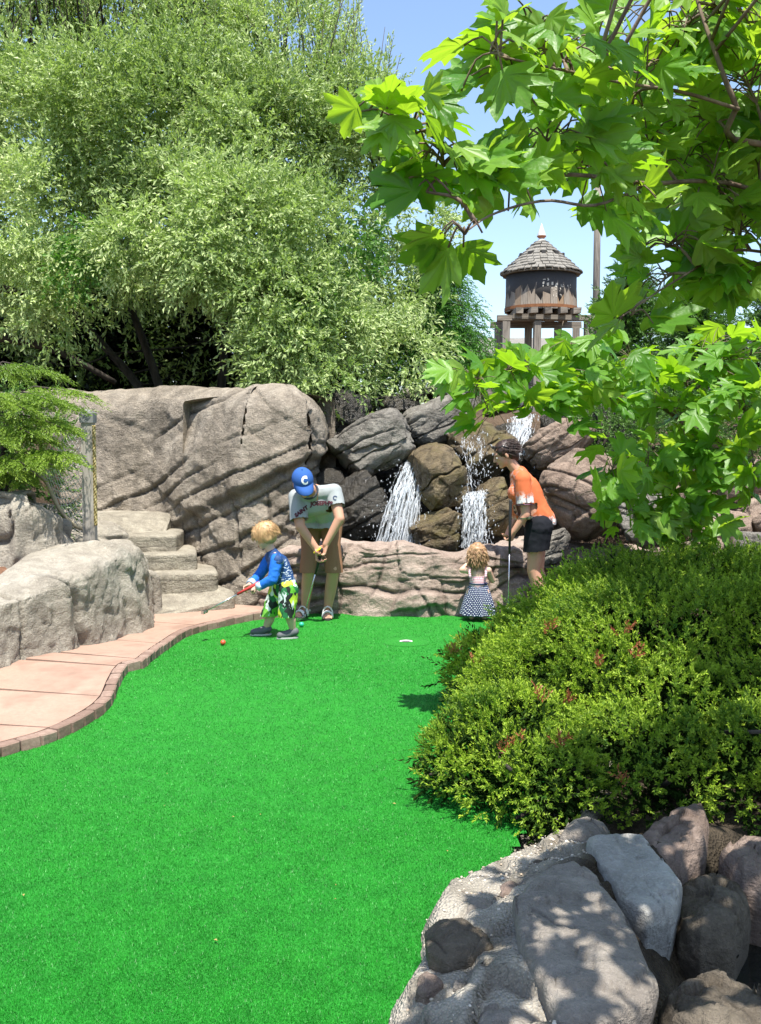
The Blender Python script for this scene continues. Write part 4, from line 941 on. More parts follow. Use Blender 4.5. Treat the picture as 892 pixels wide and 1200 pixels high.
for px, py, Y, n, r, sz in [(465, 125, 1.95, 8, .07, .09), (480, 160, 2.0, 7, .09, .11), (520, 195, 2.05, 7, .08, .12), (545, 275, 1.95, 3, .05, .16), (500, 225, 2.0, 2, .05, .15),
        (575, 62, 2.1, 6, .08, .13), (620, 40, 2.2, 7, .10, .13), (600, 105, 2.2, 6, .09, .14), (660, 70, 2.25, 8, .1, .13), (700, 45, 2.4, 7, .12, .14), (690, 115, 2.35, 7, .1, .14), (745, 85, 2.4, 8, .12, .15),
        (640, 165, 2.3, 8, .1, .13), (600, 200, 2.2, 6, .09, .12), (570, 225, 2.15, 4, .07, .12), (690, 195, 2.4, 9, .12, .14), (730, 240, 2.4, 7, .11, .14), (760, 170, 2.5, 9, .14, .15),
        (800, 40, 2.5, 9, .14, .15), (850, 20, 2.5, 8, .14, .15), (870, 90, 2.6, 9, .13, .15), (820, 140, 2.6, 9, .14, .15), (880, 170, 2.7, 9, .14, .15), (820, 225, 2.6, 10, .14, .15), (780, 290, 2.6, 8, .12, .15),
        (860, 270, 2.7, 10, .14, .15), (850, 320, 2.6, 6, .1, .17), (740, 370, 2.5, 3, .08, .16), (770, 335, 2.6, 5, .1, .14), (885, 340, 2.8, 6, .12, .15), (760, 30, 2.6, 8, .14, .15), (885, 40, 2.7, 8, .14, .15), (720, 150, 2.55, 7, .12, .14), (790, 200, 2.75, 8, .14, .15)]:
    T1.spray(w(px, py, Y), int(n*(2.4 if px > 780 else 1.9)), r*.95, sz*.68)
rg = T1.rg
for i in range(44): T1.spray((rg.uniform(1.0, 2.4), rg.uniform(2.0, 3.3), rg.uniform(2.35, 2.9)), 7, .2, .17)
for i in range(13): T1.spray((rg.uniform(.55, 1.5), rg.uniform(1.6, 2.4), rg.uniform(2.6, 3.0)), 7, .2, .15)
for i in range(60): T1.spray((rg.uniform(1.4, 3.0), rg.uniform(3.8, 5.2), rg.uniform(2.6, 3.3)), 9, .22, .18)
T1.prune([(585, 688, 258, 400), (560, 660, 400, 720)]); T1.finish(300)
# --- the young tree behind the juniper
T2 = PlaneTree('young_plane_tree', W(856, 660, 7.2)*np.array((1, 1, 0)), 'young plane tree rising behind the juniper with bright lobed leaves', 52)
tb = W(856, 660, 7.2); tp = spline([tb*np.array((1, 1, 0)), tb, W(850, 600, 7.1), W(838, 520, 6.9), W(820, 450, 6.7)], 14); T2.br.tube(tp, np.linspace(.05, .02, 14), 8); T2.pts.append(tp)
T2.branch([tp[9], W(780, 480, 6.4), W(700, 455, 6.0), W(630, 430, 5.6), W(560, 440, 5.3)], .016, .004)
T2.branch([tp[8], W(790, 540, 6.3), W(740, 560, 6.0), W(705, 565, 5.8)], .012, .004)
T2.branch([tp[10], W(790, 430, 6.3), W(740, 420, 6.1)], .012, .004)
T2.branch([tp[8], W(870, 540, 6.3), W(890, 500, 6.0)], .012, .004)
T2.branch([tp[5], W(810, 600, 6.4), W(770, 615, 6.2)], .010, .004)
for px, py, Y, n, r, sz in [(560, 440, 5.2, 9, .15, .17), (535, 425, 5.2, 5, .1, .17), (575, 470, 5.3, 6, .13, .16), (600, 420, 5.4, 10, .16, .17), (640, 410, 5.5, 9, .16, .17), (620, 455, 5.5, 10, .16, .17), (665, 440, 5.6, 10, .17, .17), (690, 415, 5.8, 8, .16, .17), (655, 470, 5.6, 6, .14, .17), (670, 385, 5.7, 6, .13, .17),
        (710, 455, 5.9, 10, .18, .18), (740, 425, 6.0, 9, .18, .18), (780, 440, 6.2, 10, .2, .18), (830, 450, 6.3, 10, .2, .18), (870, 480, 6.1, 11, .2, .18), (800, 490, 6.2, 10, .2, .18), (850, 530, 6.1, 11, .2, .18), (885, 560, 6.0, 9, .2, .18), (800, 545, 6.1, 9, .2, .18),
        (760, 530, 6.1, 6, .16, .18), (720, 545, 5.8, 7, .14, .18), (700, 565, 5.75, 5, .12, .18), (755, 575, 5.95, 6, .15, .18), (800, 590, 6.0, 8, .17, .18), (830, 610, 6.0, 6, .12, .2), (735, 605, 5.9, 5, .12, .17), (840, 400, 6.4, 9, .2, .18), (880, 420, 6.2, 9, .2, .18), (775, 620, 6.0, 4, .1, .18)]:
    T2.spray(W(px, py+(16 if px < 720 else 0), Y), int(n*(2.1 if px > 715 else 1.6)), r*1.1, sz, flat_=.8)
T2.prune([(575, 690, 250, 392), (555, 668, 498, 720), (600, 640, 392, 402)]); T2.finish(300)
# ------------------------------------------------------------------ wooden water tower
TY = 25.0; kk = TY/F_PX; tc = W(634, 345, TY); TX = tc[0]
def TZ(py): return W(634, py, TY)[2]
tower = empty('water_tower', (TX, TY, 1.9), 'weathered wooden water tower with shingled cone roof and white finial', 'water tower')
M_STAVE = woodmat('grey_stave', (.15, .125, .10), (.34, .29, .235), (.30, .19, .105), rand=True)
M_BEAM = woodmat('grey_beam', (.10, .085, .07), (.27, .235, .19), axis=0)
M_POST = woodmat('grey_post', (.11, .095, .08), (.30, .265, .22))
M_SHING = woodmat('grey_shingle', (.10, .095, .085), (.27, .255, .225), (.17, .155, .13))
M_RUSTB = flat('rusty_hoop', (.24, .10, .04), .85, var=.4, scale=9)
M_IRON = flat('dark_iron', (.05, .045, .042), .7)
zt, zb = TZ(319), TZ(366); r_t, r_b = 39*kk, 41.5*kk; NS = 30
rg = np.random.default_rng(61)
def stave_mesh(w):
    m = MB(); h = zt-zb; a = math.pi/NS*w
    v = []
    for z, r in ((0, r_b), (h, r_t)):
        for dr in (0, -.05):
            for s_ in (-1, 1): v.append(((r+dr)*math.sin(a*s_), -(r+dr)*math.cos(a*s_), z))
    m.add(v, [(0, 1, 5, 4), (2, 6, 7, 3), (0, 4, 6, 2), (1, 3, 7, 5), (4, 5, 7, 6), (0, 2, 3, 1)]); me = m.mesh('stave', False); me.materials.append(M_STAVE); return me
stv = [stave_mesh(x) for x in (.97, .95, .93)]
for i in range(NS):
    o = bpy.data.objects.new('stave', stv[i % 3]); COL.objects.link(o); setparent(o, tower)
    k = float(rg.normal(1, .006)); o.location = (TX, TY, zb+float(rg.normal(0, .01))); o.rotation_euler = (0, 0, 2*math.pi*i/NS); o.scale = (k, k, 1)
for py, mt, hh, ex in ((332, M_IRON, .05, .012), (363, M_RUSTB, .07, .014)):
    m = MB(); z = TZ(py); r = r_b+(r_t-r_b)*(z-zb)/(zt-zb)
    m.lathe((TX, TY, z), [(r, -hh/2), (r+ex, -hh/2), (r+ex, hh/2), (r, hh/2)], 48); ob('hoop', m.mesh('hoop', False), mt, tower)
m = MB(); m.lathe((TX, TY, zb+.05), [(0, 0), (r_b-.02, 0), (r_b-.02, zt-zb-.1), (0, zt-zb-.1)], 24); ob('tank_core', m.mesh('tank_core'), M_IRON, tower)
# roof: courses of separate shingles on a 12 sided cone
ze, za = TZ(322), TZ(282); re = 47*kk; NR = 10
deck = MB(); deck.lathe((TX, TY, 0), [(.02, ze-.02), (re-.03, ze-.03), (re-.03, ze+.0), (.10, za-.03), (.0, za)], 12); ob('roof_deck', deck.mesh('roof_deck', False), M_BEAM, tower)
sh = MB(); vent = MB()
for c_ in range(NR):
    f0, f1 = c_/NR, (c_+1.35)/NR; r0, r1 = re*(1-f0)+.09*f0, re*(1-f1)+.09*f1; z0_, z1_ = ze+(za-ze)*f0, ze+(za-ze)*min(1, f1)
    n = max(8, int(2*math.pi*r0/.17)); off = rg.uniform(0, 6)
    for i in range(n):
        a = off+2*math.pi*i/n; da = math.pi/n*rg.uniform(.86, .97); lift = .035+rg.uniform(0, .018); dz = rg.normal(0, .008); v = []
        if c_ == 5 and i % 2 == 0:
            am = a; vent.box((TX+math.cos(am)*(r0-.03), TY+math.sin(am)*(r0-.03), z0_+.03), (.10, .10, .10), rotm((0, 0, 1), am)); continue
        for (r, z, l) in ((r0+.01, z0_+dz, lift), (r1, z1_+.01, .004)):
            for tt in (0, -.022):
                for s_ in (-1, 1): v.append((TX+(r)*math.cos(a+da*s_), TY+r*math.sin(a+da*s_), z+l+tt))
        sh.add(v, [(0, 1, 5, 4), (2, 6, 7, 3), (0, 2, 3, 1), (4, 5, 7, 6), (0, 4, 6, 2), (1, 3, 7, 5)])
ob('shingles', sh.mesh('shingles', False), M_SHING, tower, kind='stuff')
ob('roof_vents', vent.mesh('roof_vents', False), M_IRON, tower, kind='stuff')
m = MB(); zc = TZ(287); m.lathe((TX, TY, zc), [(.13, -.06), (.15, 0), (.12, .03), (.10, .10), (.06, .16), (.10, .20), (.105, .23), (.0, .53)], 20)
fin = ob('finial', m.mesh('finial'), flat('finial_white', (.74, .72, .68), .5), tower, label='white pointed finial')
m = MB(); m.lathe((TX, TY, zc), [(.135, -.10), (.165, -.02), (.14, .01)], 20); m.lathe((TX, TY, zc), [(.064, .155), (.112, .195), (.112, .215)], 20)
ob('collar', m.mesh('collar'), flat('collar_rust', (.45, .17, .08), .7), fin)
# platform: deck joists over crossing beams on square posts
zp = zb-.02
for i, dx in enumerate((-.66, -.33, .02, .36, .70)):
    m = MB(); m.box((TX+dx, TY-.02, zp-.07), (.17, 2.1+.2*(i % 2), .13), None, .012); ob('joist', m.mesh('joist', False), M_BEAM, tower)
for dy in (-.75, .75):
    m = MB(); m.box((TX, TY+dy, zp-.21), (2.3, .16, .14), None, .015); ob('beam', m.mesh('beam', False), M_BEAM, tower)
m = MB(); m.box((TX+.15, TY-.86, zp-.20), (1.9, .08, .12), rotm((0, 1, 0), .03), .01); ob('beam', m.mesh('beam', False), M_BEAM, tower)
for dx in (-.95, -.2, .55, 1.02):
    for dy in (-.75, .75):
        if dx in (.55,) and dy < 0: continue
        m = MB(); z1_ = zp-.285; m.box((TX+dx, TY+dy, (z1_+1.6)/2), (.17, .17, z1_-1.6), None, .012); ob('post', m.mesh('post', False), M_POST, tower)
# a few flakes left of painted lettering, two rows and a short third
m = MB()
def flake(px, py, w_, h_):
    x = W(px, py, TY)[0]-TX; z = TZ(py); r = r_b+(r_t-r_b)*(z-zb)/(zt-zb)+.012
    for q in range(3):
        xx = x+rg.normal(0, .012); a = math.asin(np.clip(xx/r, -1, 1)); hw = w_*kk*rg.uniform(.25, .5); hz = h_*kk*rg.uniform(.2, .5); zz = z+rg.normal(0, .02)
        m.add([(TX+r*math.sin(a-hw/r), TY-r*math.cos(a-hw/r), zz-hz), (TX+r*math.sin(a+hw/r), TY-r*math.cos(a+hw/r), zz-hz*.8), (TX+r*math.sin(a+hw/r), TY-r*math.cos(a+hw/r), zz+hz), (TX+r*math.sin(a-hw/r), TY-r*math.cos(a-hw/r), zz+hz*.7)], [(0, 1, 2, 3)])
for px in (630, 635, 640, 645): flake(px, 339, 2.6, 3.0)
for px in (631, 636): flake(px, 334, 2, 1.2)
for px in (651, 653, 659, 663): flake(px, 340, 1.0, 2)
for py in (345, 351): 
    for px in (641, 645, 651): flake(px, py, 1.0, 1.6)
ob('faded_lettering', m.mesh('faded_lettering', False), flat('old_white_paint', (.66, .60, .50), .8), tower)
# utility pole beyond, low shingled roof
pp = W(700, 270, 27.0); m = MB(); m.tube([(pp[0], 27, 1.5), (pp[0], 27, pp[2]-.5), (pp[0], 27, pp[2]+1.2)], [.10, .09, .08], 12)
ob('utility_pole', m.mesh('utility_pole'), M_POST, None, 'grey wooden utility pole beyond the water tower', 'pole')
a = W(600, 400, 30); shed = empty('shed', (a[0], 31, 2), 'low grey shed roof seen under the water tower', 'shed')
m = MB(); z = a[2]; x0, x1 = a[0]-1.4, a[0]+1.6
m.add([(x0, 30, z-.35), (x1, 30, z-.35), (x1, 32.5, z+.35), (x0, 32.5, z+.35), (x0, 30, z-.43), (x1, 30, z-.43), (x1, 32.5, z+.27), (x0, 32.5, z+.27)], [(0, 1, 2, 3), (4, 7, 6, 5), (0, 4, 5, 1), (1, 5, 6, 2), (2, 6, 7, 3), (3, 7, 4, 0)])
ob('roof', m.mesh('roof', False), M_SHING, shed)
m = MB(); m.box(((x0+x1)/2, 31.4, (z-.4+1.5)/2), (x1-x0-.4, 2.2, z-.4-1.5)); ob('wall', m.mesh('wall', False), M_BEAM, shed)

# ------------------------------------------------------------------ rope-net post
pb = W(106, 631, 8.72); pt = W(105.5, 481, 8.72); post = empty('fence_post', pb, 'square grey timber post with rope net beside the steps', 'post')
m = MB(); Lz = pt[2]-pb[2]; m.box((pb[0], 8.72, pb[2]+Lz/2-.1), (.098, .098, Lz+.2-.02), None, .003); ob('shaft', m.mesh('shaft', False), woodmat('post_timber', (.22, .20, .17), (.42, .39, .34)), post)
m = MB(); h = .07; zc = pt[2]-.02
m.box((pb[0], 8.72, zc-.045), (.118, .118, .085), None, .002); m.add([(pb[0]-.059, 8.661, zc), (pb[0]+.059, 8.661, zc), (pb[0]+.059, 8.779, zc), (pb[0]-.059, 8.779, zc), (pb[0], 8.72, zc+.035)], None, [(0, 1, 4), (1, 2, 4), (2, 3, 4), (3, 0, 4)])
ob('cap', m.mesh('cap', False), flat('cap_slate', (.20, .205, .20), .7), post)
t = NT('yellow_rope'); wv = t.n('ShaderNodeTexWave', {'Vector': t.coord('Object', (1, 1, 1), (.5, .4, 0)), 'Scale': 11.0}).outputs[1]
M_ROPE = t.done(t.bsdf(t.mix(wv, (.20, .15, .05), (.50, .42, .20)), .9, .2))
M_TWINE = flat('net_twine', (.46, .44, .40), .9)
m = MB()
for ph in (0, 2.1, 4.2):
    z = np.linspace(pb[2]+.12, pt[2]-.13, 150); a = ph+z*70
    m.tube(np.stack([pb[0]+.062+.008*np.cos(a), 8.675+.008*np.sin(a), z], 1), .009, 5)
ob('rope', m.mesh('rope'), M_ROPE, post, label='yellow twisted rope down the post')
m = MB(); A0, A1 = np.array((pb[0]-.045, 8.70, pb[2]+.08)), np.array((pb[0]-.045, 8.70, pt[2]-.12)); B0, B1 = W(50, 560, 8.5), W(52, 470, 8.5)
fx = lambda u, v: (A0+(A1-A0)*v)*(1-u)+(B0+(B1-B0)*v)*u-np.array((0, 0, .10))*math.sin(math.pi*u)
nd = 13
for i in range(-nd, nd+1):
    for sgn in (1, -1):
        P = []
        for u in np.linspace(0, 1, 30):
            v = (i/nd)+sgn*u*.55+(0 if sgn > 0 else .55)*0
            if 0 <= v <= 1: P.append(fx(u, v))
        if len(P) > 2: m.tube(P, .003, 4)
ob('rope_net', m.mesh('rope_net'), M_TWINE, post, label='grey diamond rope net')
m = MB(); P = spline([A0, fx(.3, 0)-np.array((0, 0, .0)), fx(.65, 0), B0, W(20, 548, 8.5)], 40)
m.tube(P, .017, 7); ob('bottom_rope', m.mesh('bottom_rope'), flat('old_rope', (.36, .30, .20), .95, var=.3, scale=60), post)

# ------------------------------------------------------------------ foreground rocks set in mortar
t = NT('pebble_mortar'); c = t.coord(); vo = t.n('ShaderNodeTexVoronoi', {'Vector': c, 'Scale': 95.0}); nz = t.noise(c, 8, 5, .65)
col = t.ramp(nz, [(.3, (.24, .215, .175)), (.7, (.41, .375, .315))]); col = t.mix(t.ramp(vo.outputs['Distance'], [(.15, .5), (.4, 0.0)]), col, (.52, .47, .39))
col = t.mix(t.ramp(t.noise(c, 2.5, 4), [(.5, 0.0), (.66, .6)]), col, (.13, .115, .09))
col = t.mix(t.math('MULTIPLY', t.attr('cav'), .7), col, (.05, .042, .03)); col = t.mix(t.attr('soil'), col, t.ramp(nz, [(.35, (.025, .02, .014)), (.7, (.08, .062, .042))]))
M_MORT = t.done(t.bsdf(col, .92, .2, t.bump(t.math('ADD', vo.outputs['Distance'], nz), .7, .02)))
edge = [G(*p)[:2] for p in [(430, 1225), (445, 1190), (472, 1155), (478, 1110), (498, 1072), (545, 1038), (600, 1014), (650, 985)]]
edge = np.vstack([[(.02, 1.9)], edge, [(.95, 4.5)]])
gx = np.linspace(-.15, 3.2, 190); gy = np.linspace(1.7, 4.9, 190); X, Y = np.meshgrid(gx, gy, indexing='ij')
ed = np.interp(Y, edge[:, 1], edge[:, 0]); dd = X-ed+.03*fbm(np.stack([X, Y, 0*X], -1).reshape(-1, 3)*7, 3, 8).reshape(X.shape)
q = np.stack([X, Y, 0*X], -1).reshape(-1, 3)
Z = -.05+.14*sstep(-.02, .10, dd)+.06*sstep(.1, .5, dd)+(.05*fbm(q*4, 4, 13)+.018*fbm(q*18, 3, 14)).reshape(X.shape)*sstep(0, .1, dd)
Z += .03*sstep(2.7, 3.7, Y)*sstep(.05, .3, dd)
Z -= .34*sstep(.62, 1.1, X-ed+.25*(3.2-Y))*sstep(4.2, 3.6, Y)
fh, fj = facet(np.c_[q[:, :2]*2.3, q[:, 2]]+.35*np.stack([vnoise(q*6, 401), vnoise(q*6, 402), vnoise(q*6, 403)], 1), 404)
Z += (fh*.035-fj*.008).reshape(X.shape)*sstep(.02, .12, dd)
Z -= .12*sstep(3.45, 3.9, Y)*sstep(.12, .3, dd)
cavm = fj*.7; soil_ = np.maximum(sstep(3.5, 3.8, Y)*sstep(.1, .2, dd), sstep(.42, .62, (X-ed)+.5*np.clip(3.4-Y, -.5, .5)*0+.22*fbm(q*3, 3, 405).reshape(X.shape))).ravel()
bedo = ob('rock_bed', mesh_np('rock_bed', np.stack([X, Y, Z], -1).reshape(-1, 3), grid_quads(190, 190), None, {'cav': cavm, 'soil': soil_}), M_MORT, kind='structure')
def bedz(x, y):
    i = np.clip(np.searchsorted(gx, x)-1, 0, 188); j = np.clip(np.searchsorted(gy, y)-1, 0, 188); return Z[i, j]
BZX, BZY, BZ = gx, gy, Z
m = MB(); cnt = 0
while cnt < 1500:
    x, y = rg.uniform(.0, 2.0), rg.uniform(2.2, 4.2)
    if not np.interp(y, edge[:, 1], edge[:, 0])+.01 < x < np.interp(y, edge[:, 1], edge[:, 0])+.5: continue
    if fbm(np.array([[x*3, y*3, .3]]), 2, 4)[0] < -.18: continue
    r = rg.uniform(.002, .0065); m.ell((x, y, bedz(x, y)-r*.1), (r*rg.uniform(.8, 1.4), r*rg.uniform(.8, 1.3), r*.7), rotm((0, 0, 1), rg.uniform(0, 3)), 6, 4, rg.uniform()); cnt += 1
t = NT('pebbles'); col = t.ramp(t.attr('tint'), [(0.0, (.16, .13, .10)), (.4, (.36, .33, .28)), (.7, (.46, .36, .25)), (1.0, (.62, .58, .52))])
M_PEB = t.done(t.bsdf(col, .7, .3))
ob('pebbles', m.mesh('pebbles', attr='tint'), M_PEB, bedo, kind='stuff')
M_FS1 = rockmat('slab_grey', (.22, .19, .16), (.31, .275, .235), (.39, .35, .30), sdir=(0, 0, 0), stain=0.0, fine=.6)
M_FS2 = rockmat('slab_pale', (.34, .325, .29), (.47, .45, .41), (.58, .56, .51), sdir=(0, 0, 0), stain=0.0, fine=.6)
M_FS3 = rockmat('stone_red_brown', (.15, .105, .08), (.25, .185, .15), (.34, .27, .225), sdir=(0, 0, .4), stain=0.0, fine=.5)
M_FS4 = rockmat('stone_dark_brown', (.07, .055, .04), (.14, .115, .085), (.22, .185, .14), sdir=(0, .3, 0), stain=0.0, fine=.7)
def ground_stone(name, out_px, z0, thick, mat, seed, label, dome=.5, tilt=(0, 0), nr=26, na=96, cat='stone', rough=1.0, power=5):
    """stone with the outline seen in the picture, lying at height z0, real thickness below and above"""
    P = np.array([G(px, py, z0+thick*.6)[:2] for px, py in out_px]); c = P.mean(0)
    an = np.arctan2(*(P-c).T[::-1]); P = P[np.argsort(an)]; Pc = np.vstack([P, P[:1]]); tt = np.linspace(0, len(P), na+1)[:-1]; O = .92*np.stack([np.interp(tt, np.arange(len(P)+1), Pc[:, k]) for k in (0, 1)], 1)+.08*spline(Pc, na+1)[:-1]
    O = c+(O-c)*(1+.025*fbm(np.c_[O*9, np.full(na, seed)], 3, seed)[:, None]); rows = []
    for r in 1-(1-np.linspace(0, 1, nr))**2:
        rows.append(np.c_[c+(O-c)*r, np.full(na, z0+thick*(1-dome+dome*(1-r**2)**.5*1.0 if r < 1 else (1-dome)))*0+z0+thick*((1-r**power)**(1/2.2) if r < 1 else 0)*(1-dome*r**2)])
    for f in (.35, .7, 1.0):
        rows.append(np.c_[c+(O-c)*(1.0-.12*f), np.full(na, z0-f*.16)])
    P3 = np.array(rows); q = P3.reshape(-1, 3)
    d = (.016*fbm(q*5, 4, seed)+.005*fbm(q*26, 3, seed+2))*rough*thick/.12
    cr = np.exp(-((q @ unit(np.array((.8, .5, .2)))-c @ np.array((.8, .5))/.96+.03*fbm(q*4, 2, seed+3)-.07*math.sin(seed))/.004)**2)*(vnoise(q*6, seed+7) > -.1)
    fh, fj = facet(q*np.array((7, 7, 7.))+.4*vnoise(q*9, seed+40)[:, None], seed+41); d += fh*.016*rough-fj*.004
    fh2, _ = facet(q*22+.4*vnoise(q*20, seed+42)[:, None], seed+43); d += fh2*.004
    d -= .006*cr; P3 = q.copy(); P3[:, 2] += d+(q[:, 0]-c[0])*tilt[0]+(q[:, 1]-c[1])*tilt[1]
    n = len(rows); Q = []
    I, J = np.meshgrid(np.arange(n-1), np.arange(na), indexing='ij'); I = I.ravel(); J = J.ravel(); K = (J+1) % na
    Q = np.stack([I*na+J, I*na+K, (I+1)*na+K, (I+1)*na+J], 1)[:, ::-1]
    return ob(name, mesh_np(name, P3, Q, None, {'cav': np.clip(cr*.8, 0, 1)}), mat, None, label, cat)
ground_stone('flat_stone', [(600, 1062), (640, 1030), (672, 1022), (700, 1040), (742, 1090), (772, 1140), (765, 1160), (722, 1182), (655, 1180), (630, 1140), (608, 1108)], .175, .05, M_FS1, 3, 'large flat grey-brown slab dappled with leaf shade', .06, power=26, tilt=(-.04, .10))
ground_stone('cobble', [(497, 1085), (510, 1073), (548, 1070), (572, 1086), (578, 1102), (555, 1116), (525, 1119), (502, 1108)], .13, .05, M_FS4, 4, 'oval dark brown cobble set in pebbly mortar', .5, power=2.5, cat='stone')
ground_stone('flat_stone', [(686, 992), (720, 986), (752, 988), (775, 1010), (800, 1036), (790, 1058), (758, 1068), (730, 1052), (704, 1020)], .14, .05, M_FS2, 5, 'pale flat stone wedged behind the large slab', .08, power=22, tilt=(0, .12))
ground_stone('rock', [(745, 985), (765, 968), (800, 952), (825, 945), (832, 965), (828, 990), (800, 1008), (768, 1004)], .09, .13, M_FS3, 6, 'reddish brown rock at the foot of the juniper', .15, power=8, rough=1.6, tilt=(.1, 0))
ground_stone('rock', [(652, 980), (662, 962), (690, 956), (716, 964), (714, 984), (685, 990)], .09, .09, M_FS1, 7, 'small brown rock tucked under the juniper edge', .4, power=3.5)
ground_stone('rock', [(786, 1062), (800, 1032), (840, 1026), (872, 1040), (880, 1070), (862, 1102), (820, 1108), (795, 1092)], -.03, .13, M_FS4, 8, 'dark shaded rock beside the pale flat stone', .15, power=8, rough=2.2)
ground_stone('rock', [(770, 1170), (800, 1150), (850, 1146), (900, 1160), (930, 1200), (900, 1240), (830, 1245), (780, 1215)], .0, .15, M_FS4, 9, 'dark brown rock below the water at the slab edge', .15, power=8, rough=2.2)
ground_stone('rock', [(842, 1000), (870, 985), (905, 990), (925, 1015), (905, 1040), (870, 1032)], .05, .12, M_FS3, 10, 'brown rock at the end of the dark shaded rock', .15, power=8, rough=2.0)
ground_stone('rock', [(560, 1180), (600, 1160), (640, 1175), (650, 1230), (600, 1260), (560, 1225)], .10, .04, M_FS1, 11, 'flat grey stone below the large slab', .4, power=4)
for k in range(6):
    px, py = [(560, 1060), (600, 1040), (640, 1010), (585, 1130), (540, 1150), (500, 1150), (470, 1185), (520, 1185), (650, 1000), (610, 1150), (780, 1075), (760, 1085), (735, 975), (700, 1190)][k]; s_ = rg.uniform(9, 20)
    ground_stone('small_stone', [(px+s_*math.cos(a)*rg.uniform(.8, 1.3), py+s_*.6*math.sin(a)*rg.uniform(.7, 1.2)) for a in np.arange(8)*math.pi/4], .105, .035, (M_FS1, M_FS3, M_FS4, M_FS2)[k % 4], 80+k, ('small brown stone in the mortar above the oval cobble', 'small reddish stone in the mortar behind the large slab', 'small dark stone at the back edge of the mortar by the juniper', 'small pale stone between oval cobble and large slab', 'small grey stone in the mortar below the oval cobble', 'small reddish stone at the mortar edge by the turf')[k], .5, nr=10, na=32, power=3)['group'] = 'small stones in the mortar'
ob('stream_water', mesh_np('stream_water', [(.7, 1.2, -.10), (3.2, 1.2, -.10), (3.2, 4.2, -.10), (.7, 4.2, -.10)], [(0, 1, 2, 3)]), M_POOL, kind='structure')
# ------------------------------------------------------------------ people
def capsule(m, p0, r0, p1, r1, n=14):
    p0, p1 = np.asarray(p0, float), np.asarray(p1, float); L = np.linalg.norm(p1-p0)
    if L < 1e-5: m.ell(p0, (r0, r0, r0)); return
    a = np.linspace(0, math.pi/2, 5); pr = [(r0*math.sin(x), -r0*math.cos(x)) for x in a]+[(r1*math.cos(x), L+r1*math.sin(x)) for x in a]
    m.lathe(p0, pr, n, (p1-p0)/L)
def chain(m, pts, rs):
    for i in range(len(pts)-1): capsule(m, pts[i], rs[i], pts[i+1], rs[i+1])
def remesh(m, voxel, it=3, name='body', fac=.5):
    o = bpy.data.objects.new('tmp', m.mesh('tmp')); COL.objects.link(o)
    md = o.modifiers.new('r', 'REMESH'); md.mode = 'VOXEL'; md.voxel_size = voxel
    ms = o.modifiers.new('s', 'SMOOTH'); ms.iterations = it; ms.factor = fac
    dg = bpy.context.evaluated_depsgraph_get(); dg.update(); me = bpy.data.meshes.new_from_object(o.evaluated_get(dg)); tmp = o.data
    bpy.data.objects.remove(o); bpy.data.meshes.remove(tmp); me.name = name; me.materials.clear()
    me.polygons.foreach_set('use_smooth', np.ones(len(me.polygons), bool)); return me
def getV(me):
    co = np.empty(len(me.vertices)*3, np.float32); me.vertices.foreach_get('co', co); return co.reshape(-1, 3).astype(float)
def getN(me):
    no = np.empty(len(me.vertices)*3, np.float32); me.vertex_normals.foreach_get('vector', no); return no.reshape(-1, 3).astype(float)
def folds(me, amp, sc, seed, stretch=(1, 1, 1)):
    V = getV(me); N = getN(me); q = V*np.array(stretch)*sc
    r = 1-np.abs(fbm(q, 2, seed))*2.2; V = V+N*(amp*(np.clip(r, -1, 1)*.6+fbm(q*2.1, 2, seed+3)*.5))[:, None]
    me.vertices.foreach_set('co', V.astype(np.float32).ravel()); me.update(); return me
def cut(me, planes):
    """open a garment at its hems: drop what lies beyond each hem plane within reach of it"""
    bm = bmesh.new(); bm.from_mesh(me); dead = set()
    for q, ax, R in planes:
        q = Vector(q); ax = Vector(unit(ax))
        for v in bm.verts:
            d = v.co-q
            if d.dot(ax) > 0 and d.length < R: dead.add(v)
    bmesh.ops.delete(bm, geom=list(dead), context='VERTS')
    seen = set(); best = []
    for v0 in bm.verts:
        if v0 in seen: continue
        st = [v0]; seen.add(v0); comp = []
        while st:
            v = st.pop(); comp.append(v)
            for e in v.link_edges:
                w_ = e.other_vert(v)
                if w_ not in seen: seen.add(w_); st.append(w_)
        if len(comp) > len(best): best = comp
    bs = set(best); bmesh.ops.delete(bm, geom=[v for v in bm.verts if v not in bs], context='VERTS'); bm.to_mesh(me); bm.free(); return me
def setattr_(me, name, a):
    at = me.attributes.new(name, 'FLOAT', 'POINT'); at.data.foreach_set('value', np.asarray(a, np.float32))
def hand(m, wr, d, pn, side, s=1.0, curl=.85):
    wr = np.asarray(wr); d = unit(d); pn = unit(np.asarray(pn)-d*np.dot(pn, d)); lat = np.cross(d, pn)*side
    for i in range(4):
        k = wr+d*.082*s+lat*(i-1.5)*.0205*s; capsule(m, wr+lat*(i-1.5)*.012*s+d*.01*s, .015*s, k, .0115*s, 8)
        p = k; a = .25; 
        for ln, r in ((.040, .0088), (.027, .008), (.021, .0072)):
            a += curl; q = p+(d*math.cos(a)+pn*math.sin(a))*ln*s*(.88, 1.0, .95, .78)[i]; capsule(m, p, r*s, q, r*s*.93, 8); p = q
    b = wr+d*.025*s-lat*.028*s; c = b+(d*.55-lat*.55+pn*.5)*.045*s; e = c+(d*.75+lat*.15+pn*.55)*.034*s
    capsule(m, wr+d*.01*s-lat*.01*s, .014*s, b, .0125*s, 8); capsule(m, b, .0125*s, c, .0105*s, 8); capsule(m, c, .0105*s, e, .0085*s, 8)
def frame(fwd, up):
    f = unit(np.asarray(fwd, float)); u = np.asarray(up, float); u = unit(u-f*np.dot(u, f)); s = np.cross(f, u); return f, u, s
